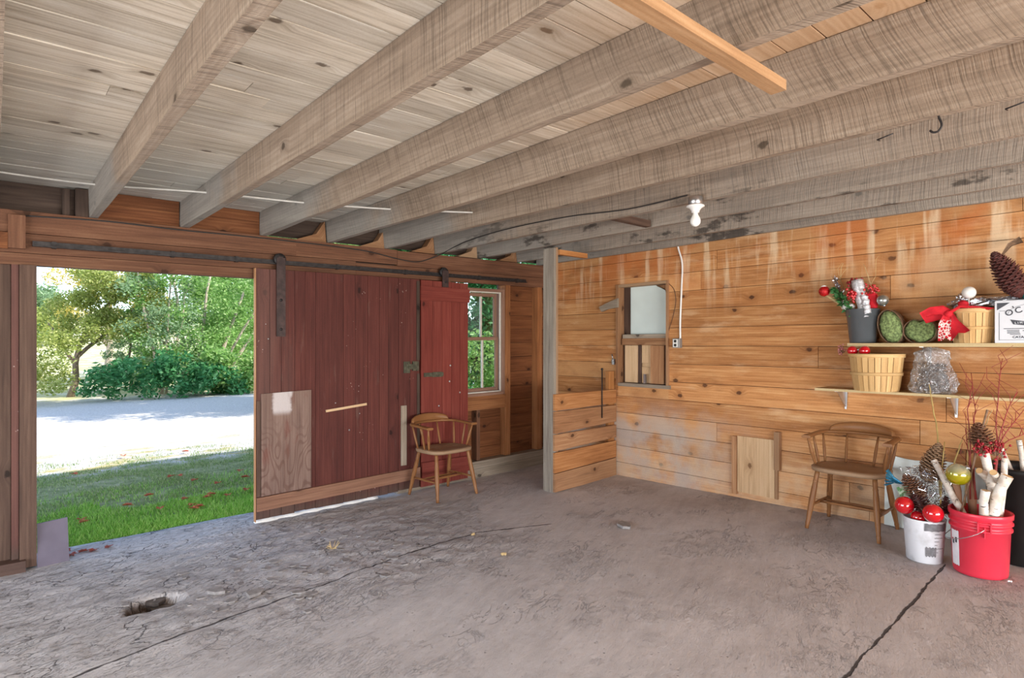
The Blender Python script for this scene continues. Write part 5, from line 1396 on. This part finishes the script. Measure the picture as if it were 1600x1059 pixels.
for k in range(1100):
    a = Vector((random.gauss(0, .045), random.gauss(0, .055), random.uniform(-.02, .27))); a.y += (a.z-.1)*.15; v = Vector([random.gauss(0, 1) for _ in range(3)]).normalized()*random.uniform(.012, .03); s2 = v.cross(Vector([random.gauss(0, 1) for _ in range(3)])).normalized()*.0022
    b = len(mb.v); mb.v += [tuple(a-v), tuple(a+s2), tuple(a+v), tuple(a-s2)]; mb.face((b, b+1, b+2, b+3))
mb.tube([(0, 0, -.05), (0, .01, .1), (0, .04, .26)], .003, 6)
o = mb.build('tinsel_branch', M_SILV, loc=base); tag(o, 'silver tinsel branch sparkling behind the cones in the white bucket', 'tinsel'); 
M_BLUE = plain('blue_foil', srgb(66, 140, 172), .2, .4, .3, 40, .6)
q0 = inb(1412, 757, 4.42); mb = MB()
for k in range(5): ribbon(mb, [Vector((0, 0, 0)), inb(1396, 746+k*2, 4.44)-q0, inb(1386-k, 734+k*6, 4.46)-q0], .008, .024, (1, .3*k, .2*k), th=.001)
o = mb.build('blue_foil_ribbon', M_BLUE, loc=q0); tag(o, 'blue foil ribbon sticking out left of the white bucket', 'ribbon')
mb = MB(); q0 = inb(1412, 768, 4.36); 
mb.hexa([Vector(p)*1 for p in ((0, -.04, -.02), (.003, -.04, -.02), (0, .02, -.035), (.003, .02, -.035), (0, -.02, .045), (.003, -.02, .045), (0, .04, .02), (.003, .04, .02))], 1)
s = NT('printed_card'); nz = s.noise(s.n('TexCoord').outputs['Object'], 45, 2); s.bsdf(s.mix(s.ss(nz, .45, .55), srgb(180, 200, 170), srgb(70, 130, 60)), .4); M_TAGC = s.mat
o = mb.build('printed_card', M_TAGC, loc=q0); tag(o, 'small green and white card beside the left cone in the white bucket', 'card')
# twigs
XT = 4.45
twig('long yellow willow switch standing up from the white bucket', [inb(1470, 790, 4.40), inb(1468, 720, 4.46), inb(1462, 660, 4.50), inb(1456, 622, 4.52), inb(1451, 600, 4.54)], .0065, M_YTWIG)
twig('short yellow switch just right of the large frosted cone', [inb(1470, 800, 4.36), inb(1472, 745, 4.38), inb(1475, 690, 4.40)], .006, M_YTWIG)
twig('short greenish twig rising behind the yellow glass ball', [inb(1488, 760, 4.42), inb(1491, 722, 4.44), inb(1498, 702, 4.45), inb(1504, 682, 4.46)], .006, M_YTWIG)
twig('thin pale twig right of the yellow glass ball', [inb(1508, 790, 4.40), inb(1510, 730, 4.42), inb(1514, 690, 4.44), inb(1512, 665, 4.46)], .004, M_YTWIG)
twig('pale twig rising behind the open pine cone', [inb(1534, 700, 4.42), inb(1537, 670, 4.44), inb(1550, 640, 4.46)], .005, M_PALET)
rd = [('red dogwood twig fanning up beside the open pine cone', (1524, 780), [(1522, 720), (1520, 670), (1524, 640), (1517, 582)]),
      ('red dogwood twig curving left above the pail', (1516, 780), [(1516, 700), (1512, 640), (1520, 600)]),
      ('straight red dogwood twig reaching highest above the pail', (1556, 780), [(1558, 700), (1557, 650), (1562, 590), (1566, 560)]),
      ('red dogwood twig leaning towards the right picture edge', (1550, 780), [(1560, 695), (1578, 668), (1600, 640)]),
      ('red dogwood twig bending low to the right', (1552, 780), [(1562, 696), (1584, 684), (1606, 676)]),
      ('thin red dogwood twig right of the straight one', (1548, 780), [(1560, 690), (1572, 645), (1590, 612)]),
      ('thin dark red twig behind the yellow glass ball', (1526, 780), [(1520, 740), (1512, 700), (1509, 670)])]
for lab, b0_, pts in rd:
    P = [inb(*b0_, 4.36)]+[inb(x, y, 4.38+.03*i) for i, (x, y) in enumerate(pts)]
    br = []
    for k in range(3):
        q = P[-2].lerp(P[-1], .1+.3*k); br.append((q, q+Vector((0, random.uniform(-.05, .05), .05)), q+Vector((0, random.uniform(-.10, .10), random.uniform(.09, .15)))))
    for k in range(2):
        q = P[-3].lerp(P[-2], .3+.4*k); br.append((q, q+Vector((.01, random.uniform(-.06, .06), .06)), q+Vector((0, random.uniform(-.12, .12), .13))))
    twig(lab, P, .0045, M_RTWIG, branches=br)
berries('berry_spray', inb(1534, 700, 4.30), 55, .045, 'dark red berry cluster under the open pine cone', r=.0075)
berries('berry_spray', inb(1556, 703, 4.36), 55, .055, 'dark red berry cluster right of the thick birch stick', r=.0075)

# ------------------------------------------------------------------ small things on the floor
def flat_chip(name, label, c, r, mat, group, th=.006, cat='debris', curl=.0, el=1.0):
    mb = MB(); n = random.randint(5, 8); a0 = random.uniform(0, PI); pts = []
    for i in range(n):
        a = a0+2*PI*i/n; rr = r*random.uniform(.6, 1.1); pts.append((rr*math.cos(a)*el, rr*math.sin(a)))
    R = Matrix.Rotation(random.uniform(0, 6), 4, 'Z') @ Matrix.Rotation(random.uniform(-.12, .12), 4, 'X')
    mb.prism(pts, 0, th, R)
    if curl: mb.v = [(x, y, z+curl*(x*x+y*y)/r) for x, y, z in mb.v]
    o = mb.build(name, mat, loc=c, fixn=False); return tag(o, label, cat, group)
M_RUB = plain('dark_rubble', srgb(96, 88, 82), .95, 0, .3, 20, .6)
M_CHIP = plain('concrete_chip', srgb(146, 142, 140), .9, 0, .2, 30, .5)
for k in range(70):
    if k < 45: px, py = random.uniform(330, 640), random.uniform(820, 900)
    else: px, py = random.uniform(180, 520), random.uniform(880, 960)
    p = on_floor(px, py); z = floor_h(p.x, p.y)
    flat_chip('concrete_chip', 'loose flake of broken concrete on the spalled floor in front of the doorway', (p.x, p.y, z-.001), random.uniform(.012, .034), M_CHIP, 'loose concrete flakes near the doors', random.uniform(.004, .009), el=random.uniform(1, 1.9))
for (px, py, r_, lab) in ((400, 928, .05, 'angular broken concrete piece beside the pit in the floor'), (338, 925, .045, 'flat dark concrete flake just right of the pit'), (975, 822, .06, 'lone flat concrete flake on the middle of the floor'), (225, 948, .05, 'jagged piece of rubble lying in the floor pit'), (262, 936, .06, 'longer piece of rubble at the right end of the floor pit'), (245, 930, .05, 'dark piece of rubble in the middle of the floor pit')):
    p = on_floor(px, py); flat_chip('concrete_piece', lab, (p.x, p.y, floor_h(p.x, p.y)+.002), r_, M_RUB if px < 300 else M_CHIP, None, .018, el=1.5)
M_LEAF = plain('dry_red_leaf', srgb(150, 70, 50), .8, 0, .35, 30, .3)
def leaf(c, r, label, group, mat=M_LEAF):
    mb = MB(); n = 14; R = Matrix.Rotation(random.uniform(0, 6), 4, 'Z')
    mb.v.append((0, 0, .004))
    for i in range(n):
        a = 2*PI*i/n; rr = r*(1 if i % 2 else .62)*random.uniform(.85, 1.1); z = .35*r*abs(math.sin(a))+.006*random.random()
        mb.v.append(tuple(R @ Vector((rr*math.cos(a), rr*.8*math.sin(a), z))))
    for i in range(n): mb.face((0, 1+i, 1+(i+1) % n), None, .5)
    b = len(mb.v); mb.v += [(x, y, z+.001) for x, y, z in mb.v[:b]]
    for i in range(n): mb.face((b, b+1+(i+1) % n, b+1+i), None, .5)
    o = mb.build('dry_leaf', mat, loc=c); return tag(o, label, 'leaf', group)
for i, (px, py) in enumerate(((103, 862), (112, 868), (104, 872), (130, 863), (146, 862), (170, 856), (98, 868))):
    p = on_floor(px, py); leaf((p.x, p.y, FL(p.x, p.y)+.003), .04, 'curled dry red leaf on the door sill beside the grey board', 'dry leaves on the concrete sill')
p = on_floor(519, 858); mb = MB()
for k in range(12):
    a = random.uniform(0, 6.3); mb.tube([(0, 0, .004), (.025*math.cos(a), .025*math.sin(a), .012), (.05*math.cos(a), .05*math.sin(a), random.uniform(.006, .05))], .0022, 5)
o = mb.build('corn_husk', M_PALET, loc=(p.x, p.y, floor_h(p.x, p.y))); tag(o, 'pale frayed husk lying on the cracked floor near the door', 'husk')
for (px, py, lab) in ((739, 836, 'small pale pebble left of the long slab joint'), (789, 867, 'small crumb of pale debris below the slab joint'), (1449, 876, 'yellowish dried scrap at the foot of the white bucket'), (1578, 911, 'tiny white scrap right of the red pail')):
    p = on_floor(px, py); mb = MB()
    for k in range(3): mb.ball((random.uniform(-.012, .012), random.uniform(-.012, .012), .008), random.uniform(.008, .013) if px != 1578 else .006, 8, (1.2, 1, .8), jit=.4)
    o = mb.build('floor_scrap', M_PALET if px != 1578 else M_SNOW, loc=(p.x, p.y, floor_h(p.x, p.y))); tag(o, lab, 'debris')
# grey board leaning at the left jamb
mb = MB(); g0 = on_floor(55, 882); g1 = on_floor(92, 878)
za = FL(.2, 4.9)
mb.hexa([(.225, 4.975, za), (.395, 4.99, za), (.225, 4.987, za), (.395, 5.002, za), (.225, 5.02, .168), (.388, 5.035, .178), (.225, 5.032, .168), (.388, 5.047, .178)], 2)
M_GB = plain('grey_lilac_board', srgb(104, 97, 112), .7, 0, .08, 10)
gb_ = mb.build('grey_board', M_GB); tag(gb_, 'small grey-lilac board leaning against the left side of the doorway', 'board')
# uneven white ridge along the gap under the sliding door
mb = MB(); pts = [(1.60+i*.05, 4.985+.01*math.sin(i*1.7), FL(1.6+i*.05, 4.98)+.004) for i in range(23)]
mb.tube(pts, [.016+.012*abs(math.sin(i*2.3))*(1.6 if i < 3 else .8) for i in range(23)], 8)
mb.v = [(x+.006*noise.noise(Vector((x*60, y*60, z*60))), y, z+.008*noise.noise(Vector((x*50, y*50, 3)))) for x, y, z in mb.v]
o = mb.build('white_ridge', plain('rough_white', srgb(232, 230, 226), .9, 0, .06, 30, .5)); tag(o, 'uneven white ridge along the gap under the wide red door', 'mortar')
# ------------------------------------------------------------------ outdoors: ground, grass, shrubs and trees
random.seed(123)
def GZ(x, y):
    z = FL(x, 5.35)-.045
    z += .02*noise.noise(Vector((x*.5, y*.5, 0)))-.012*min(1, max(0, (y-6)/3))
    if y > 26: z += (y-26)*.10
    return z
mb = MB()
gx = [-34, -20, -12, -8, -5]+[-3+.3*i for i in range(60)]+[16, 20, 26, 36, 50]
gy = [5.20+.12*i for i in range(34)]+[9.4+.5*i for i in range(40)]+[31, 36, 42, 50, 60, 75]
for y in gy:
    for x in gx: mb.v.append((x, y, GZ(x, y)))
nx = len(gx)
for j in range(len(gy)-1):
    for i in range(nx-1): mb.face((j*nx+i, j*nx+i+1, (j+1)*nx+i+1, (j+1)*nx+i), [(0, 0)]*4, 0, True)
s = NT('yard_ground'); P = s.n('NewGeometry').outputs['Position']; X, Y, Z = pos_xyz(s)
nA = s.noise(P, 1.3, 6, .65); nB = s.noise(P, 11, 5, .65)
yy = s.math('ADD', Y, s.math('MULTIPLY', s.math('SUBTRACT', nA, .5), 3.0))
gravel = s.ramp(s.noise(P, 30, 5, .7), [(.35, srgb(186, 178, 168)), (.65, srgb(226, 220, 212))])
grass = s.ramp(s.math('ADD', s.math('MULTIPLY', nB, .6), s.math('MULTIPLY', nA, .4)), [(.35, srgb(104, 116, 74)), (.55, srgb(150, 156, 112)), (.7, srgb(186, 174, 156))])
patchy = s.ss(s.noise(s.mul(P, (1, 2.0, 1)), 1.6, 5, .6), .50, .62)
dry = s.ramp(nB, [(.4, srgb(170, 158, 96)), (.6, srgb(206, 190, 140))])
col = s.mix(s.ss(yy, 8.2, 9.2), grass, gravel)
col = s.mix(s.math('MULTIPLY', s.math('MULTIPLY', s.ss(Y, 11.5, 9.0), s.ss(Y, 8.2, 8.8)), patchy), col, dry)
far = s.mix(patchy, srgb(200, 194, 140), srgb(230, 224, 200))
col = s.mix(s.ss(yy, 19.0, 21.0), col, far)
s.bsdf(col, .95, s.bump(nB, .6, .05), Specular_IOR_Level=.1); M_YARD = s.mat
o = mb.build('ground', M_YARD); o['kind'] = 'structure'

# grass blades in front of the doorway
def leafmat(name, a, b_, c, trans=.42):
    s = NT(name); r_ = s.n('Attribute', attribute_name='rnd').outputs['Fac']
    col = s.ramp(r_, [(0.0, a), (.55, b_), (1.0, c)])
    d = s.n('BsdfDiffuse', {'Color': col}); t = s.n('BsdfTranslucent', {'Color': col}); m = s.n('MixShader', {0: trans})
    s.t.links.new(d.outputs[0], m.inputs[1]); s.t.links.new(t.outputs[0], m.inputs[2]); s.t.links.new(m.outputs[0], s.out.inputs[0]); return s.mat
M_GR = leafmat('grass_blades', srgb(110, 154, 56), srgb(156, 212, 92), srgb(214, 236, 140))
M_GR2 = leafmat('thin_grass', srgb(120, 144, 86), srgb(164, 186, 120), srgb(200, 200, 156))
mb = MB(); mb2 = MB(); rng = random.Random(5)
def blade(m, x, y, h, w_):
    a = rng.uniform(0, 6.283); b2 = rng.uniform(0, 6.283); z = GZ(x, y); ca, sa = math.cos(a)*w_, math.sin(a)*w_; l = h*rng.uniform(.2, .9); cx, cy = math.cos(b2)*l, math.sin(b2)*l
    b = len(m.v); m.v += [(x-ca, y-sa, z-.005), (x+ca, y+sa, z-.005), (x+ca*.7+cx*.4, y+sa*.7+cy*.4, z+h*.6), (x-ca*.7+cx*.4, y-sa*.7+cy*.4, z+h*.6), (x+cx, y+cy, z+h)]
    r_ = rng.random(); m.face((b, b+1, b+2, b+3), [(0, 0)]*4, r_); m.face((b+3, b+2, b+4), [(0, 0)]*3, r_)
k = 0
while k < 34000:
    y = 5.38+rng.random()**1.35*2.0; x = rng.uniform(.05, 3.3)
    nz = noise.noise(Vector((x*2.2, y*2.2, 4)))
    if y > 6.5+nz*.9 and rng.random() < .8: continue
    if nz < -.35 and rng.random() < .6: continue
    blade(mb, x, y, rng.uniform(.02, .055)*(1+.6*nz)*(1.15-.2*(y-5.4)), rng.uniform(.0015, .0035)); k += 1
k = 0
while k < 26000:
    y = rng.uniform(6.2, 9.6); x = rng.uniform(.1, 4.2)
    nz = noise.noise(Vector((x*1.6, y*2.4, 9)))
    if nz < .0 and rng.random() < .85: continue
    if y > 8.8 and rng.random() < .7: continue
    blade(mb2, x, y, rng.uniform(.012, .035), rng.uniform(.002, .005)); k += 1
o = mb.build('lawn_grass', M_GR); tag(o, 'bright green lawn growing just outside the doorway', 'grass', kind='stuff')
o = mb2.build('sparse_grass', M_GR2); tag(o, 'thin grey-green grass in the shade farther from the doorway', 'grass', kind='stuff')
M_LF2 = plain('dry_orange_leaf', srgb(190, 98, 60), .8, 0, .3, 30)
for (px, py) in ((131, 822), (128, 818), (233, 779), (290, 785), (300, 795), (303, 800), (311, 797), (325, 782), (330, 778), (280, 748), (267, 749), (199, 795), (385, 770), (290, 709), (375, 740), (383, 750), (304, 755), (116, 745), (193, 716), (356, 779), (250, 800), (340, 760)):
    d = ray(px, py); t = 5
    for _ in range(6):
        p = Vector((0, 0, CAMZ))+d*t; t *= 1 if abs(p.z-GZ(p.x, p.y)) < 1e-4 else (CAMZ-GZ(p.x, p.y))/(CAMZ-p.z)
    p = Vector((0, 0, CAMZ))+d*t
    if p.y > 5.4: leaf((p.x, p.y, GZ(p.x, p.y)+.03), .05, 'dry orange leaf fallen on the grass outside the doorway', 'fallen leaves on the lawn', M_LF2)

# --- foliage
def leaves(mb, c, rad, n, size, rng, squash=.8, shell=.5):
    for _ in range(n):
        v = Vector((rng.gauss(0, 1), rng.gauss(0, 1), rng.gauss(0, 1))).normalized(); rr = (shell+(1-shell)*rng.random())
        p = Vector(c)+Vector((v.x*rad*rr, v.y*rad*rr, v.z*rad*rr*squash))
        a = Vector((rng.gauss(0, 1), rng.gauss(0, 1), rng.gauss(0, .7))).normalized()*size*rng.uniform(.6, 1.3); b2 = a.cross(Vector((rng.gauss(0, 1), rng.gauss(0, 1), rng.gauss(0, 1)))).normalized()*size*rng.uniform(.35, .6)
        b = len(mb.v); mb.v += [tuple(p-a), tuple(p+b2), tuple(p+a), tuple(p-b2)]; mb.face((b, b+1, b+2, b+3), [(0, 0)]*4, min(1, max(0, rng.gauss(.5, .22))))
M_BARK = plain('grey_brown_bark', srgb(130, 112, 96), .9, 0, .3, 12, .6)
M_BARKL = plain('pale_bark', srgb(190, 172, 150), .9, 0, .25, 12, .5)
F_OLIVE = leafmat('olive_foliage', srgb(110, 126, 58), srgb(172, 182, 98), srgb(226, 222, 154))
F_GOLD = leafmat('gold_foliage', srgb(166, 160, 74), srgb(218, 202, 112), srgb(240, 220, 160))
F_SPR = leafmat('blue_green_foliage', srgb(104, 132, 90), srgb(150, 176, 128), srgb(196, 212, 172))
F_GREEN = leafmat('mid_green_foliage', srgb(92, 132, 60), srgb(148, 186, 104), srgb(212, 228, 166))
F_DARK = leafmat('deep_green_foliage', srgb(52, 104, 62), srgb(92, 154, 96), srgb(150, 200, 144))
def ground_at(px, Y):
    d = ray(px, HOR); x = d.x/d.y*Y; return x, GZ(x, Y)
def tree(name, label, px, Y, clumps, leafsize, per, mat, trunks, bark=M_BARK, cat='tree', seed=1, z0=0, shell=.35, squash=.8):
    rng = random.Random(seed); x, z = ground_at(px, Y)
    t = thing(name, label, cat, (x, Y, z))
    mt = MB()
    for (a, b_, r0) in trunks:
        a = Vector(a); b_ = Vector(b_); n = 5
        mt.tube([a.lerp(b_, i/n)+Vector((rng.uniform(-.06, .06)*(i > 0), 0, 0)) for i in range(n+1)], [r0*(1-.13*i) for i in range(n+1)], 8)
    if trunks: mt.build('trunk', bark, t)
    mb = MB()
    for (cx, cy, cz, r) in clumps:
        leaves(mb, (cx, cy, cz), r, int(per*r*r), leafsize, rng, squash, shell)
    mb.build('foliage', mat, t); return t
def clumps_in(rng, n, x0, x1, z0, z1, y0, y1, r0, r1, shape=None):
    out = []
    while len(out) < n:
        x, z, y = rng.uniform(x0, x1), rng.uniform(z0, z1), rng.uniform(y0, y1)
        if shape and not shape(x, z): continue
        out.append((x, y, z, rng.uniform(r0, r1)))
    return out
R1 = random.Random(3)
# juniper with a visible trunk: rounded crown 3.4 m wide
tree('juniper_tree', 'olive-green tree with a bare trunk at the left of the doorway view', 108, 21.0,
     clumps_in(R1, 60, -.6, 3.0, 1.2, 4.0, -1.0, 1.0, .26, .46, lambda x, z: abs(x-1.2) < 1.9*math.cos(max(0, (z-1.9))/2.3*PI/2)**.8 and z > 1.5+.3*abs(x)), .045, 3000, F_OLIVE,
     [((0, 0, -.1), (.5, 0, 2.6), .10), ((.1, 0, 1.0), (-.5, .2, 2.2), .05), ((.15, 0, 1.1), (1.6, .2, 2.6), .06), ((.3, 0, 1.5), (1.3, 0, 3.3), .05)], seed=2)
tree('yellowing_tree', 'tall yellowing tree rising behind the olive-green one', 170, 25.0,
     clumps_in(R1, 34, -1.7, 1.9, 1.9, 4.6, -1, 1, .35, .6, lambda x, z: ((x-.1)/1.9)**2+((z-3.0)/1.6)**2 < 1), .06, 1100, F_GOLD,
     [((0, 0, -.1), (.1, 0, 3.5), .14), ((0, 0, 1.6), (1.2, 0, 3.6), .07), ((0, 0, 1.4), (-1.1, 0, 3.2), .06)], bark=M_BARKL, seed=4)
tree('left_hedge_bush', 'olive-green bush at the extreme left of the doorway view', 58, 19.0,
     clumps_in(R1, 26, -1.0, 1.1, .5, 2.7, -.8, .8, .30, .48, lambda x, z: x < 1.3-.35*z), .05, 1500, F_OLIVE, [((-.3, 0, -.1), (-.3, 0, 2.6), .08)], cat='bush', seed=6)
tree('small_spruce', 'small pale blue-green spruce in the gap between the trees', 203, 22.5,
     [(.95*(1-h/2.6)*math.cos(a*2.4), .95*(1-h/2.6)*math.sin(a*2.4), .25+h, .30*(1-h/3.4)) for a, h in enumerate([.1*i for i in range(24)])]+[(.5*(1-h/2.6)*math.cos(a*1.7+1), .5*(1-h/2.6)*math.sin(a*1.7), .25+h, .28*(1-h/3.4)) for a, h in enumerate([.1*i for i in range(24)])], .04, 3600, F_SPR, [((0, 0, -.1), (0, 0, 2.5), .06)], cat='tree', seed=8)
tree('large_shrub', 'large loose green shrub with pale stems filling the right of the doorway view', 318, 20.5,
     clumps_in(R1, 100, -2.2, 2.6, .5, 3.9, -1.2, 1.6, .34, .6, lambda x, z: z < 4.7-.12*(x-1)**2 and not (x < -1.4 and z < 1.3)), .055, 1250, F_GREEN,
     [((-.3, 0, -.1), (-.9, 0, 3.6), .09), ((-.2, 0, -.1), (.2, 0, 3.9), .08), ((0, 0, -.1), (1.2, -.2, 3.2), .09), ((.2, 0, -.1), (1.9, -.1, 2.4), .08), ((-.4, 0, -.1), (-1.7, .1, 3.0), .06), ((.6, 0, .8), (2.2, 0, 3.8), .05)], bark=M_BARKL, seed=10, shell=.15)
tree('pale_leaved_shrub', 'sparse pale shrub with silvery twigs left of the large green shrub', 252, 20.0,
     clumps_in(R1, 30, -1.0, .9, .8, 3.5, -.8, .8, .35, .6), .05, 700, F_SPR, [((0, 0, -.1), (-.6, 0, 3.8), .05), ((0, 0, -.1), (.3, 0, 4.2), .05), ((.1, 0, -.1), (.8, 0, 3.6), .04)], bark=M_BARKL, cat='bush', seed=12, shell=.1)
tree('low_leafy_bush', 'low dark green leafy bush in front of the large shrub', 262, 18.6,
     clumps_in(R1, 60, -2.0, 1.8, .1, 1.25, -.6, .6, .22, .42, lambda x, z: z < 1.2-.35*max(0, -x)-.12*x), .075, 950, F_DARK, [], cat='bush', seed=14)
tree('low_leafy_bush', 'low green bush at the right edge of the doorway view', 372, 18.6,
     clumps_in(R1, 40, -.9, 1.6, .1, 1.2, -.5, .6, .24, .45), .07, 900, F_GREEN, [], cat='bush', seed=15)
# a line of trees farther back
for i, (px, Y, h, w_) in enumerate(((48, 40, 3.0, 2.0), (350, 26, 4.6, 2.6), (470, 29, 6.0, 4.0), (580, 28, 6.0, 4.0))):
    tree('distant_tree', ['far low tree line seen at the left edge of the doorway', 'tall green tree behind the large shrub', 'green tree hidden mostly behind the wide red door', 'green tree hidden behind the red doors'][i], px, Y,
         clumps_in(R1, 40, -w_/2, w_/2, .8, h, -1, 1, .6, 1.0), .09, 620, F_GREEN if i else F_SPR, [((0, 0, -.1), (0, 0, h*.7), .15)], seed=20+i)
# sun-lit bank of dry grass and weeds left
# tree east of the doorway: seen through the window, its shade lies on the gravel
R2 = random.Random(9)
tree('window_tree', 'dense green tree standing outside the small window', 752, 11.6,
     clumps_in(R2, 90, -2.4, 2.6, .2, 5.6, -1.3, 2.0, .5, .85), .07, 1100, F_DARK, [((0, 0, -.1), (0, 0, 4.2), .18), ((0, 0, 1.2), (1.4, .2, 3.6), .08), ((0, 0, 1.4), (-1.3, .2, 3.8), .08)], seed=30, shell=.2)
tree('window_bush', 'light green bush close outside the lower window panes', 745, 8.9,
     clumps_in(R2, 26, -1.2, 1.3, .1, 1.5, -.4, .5, .3, .5), .05, 1500, F_GREEN, [], cat='bush', seed=31)
tree('shade_tree', 'tall tree in the yard hidden behind the wide red door', 552, 12.9,
     clumps_in(R2, 90, -2.0, 2.1, 3.0, 6.4, -1.6, 1.6, .5, .8, lambda x, z: abs(x) < 2.1*math.cos(max(0, z-4.5)/3.6*PI/2)**.5), .09, 620, F_GREEN, [((0, 0, -.1), (0, 0, 5.5), .17), ((0, 0, 2.6), (1.2, .4, 4.8), .08), ((0, 0, 2.8), (-1.2, -.3, 5.0), .08)], seed=33, shell=.15)
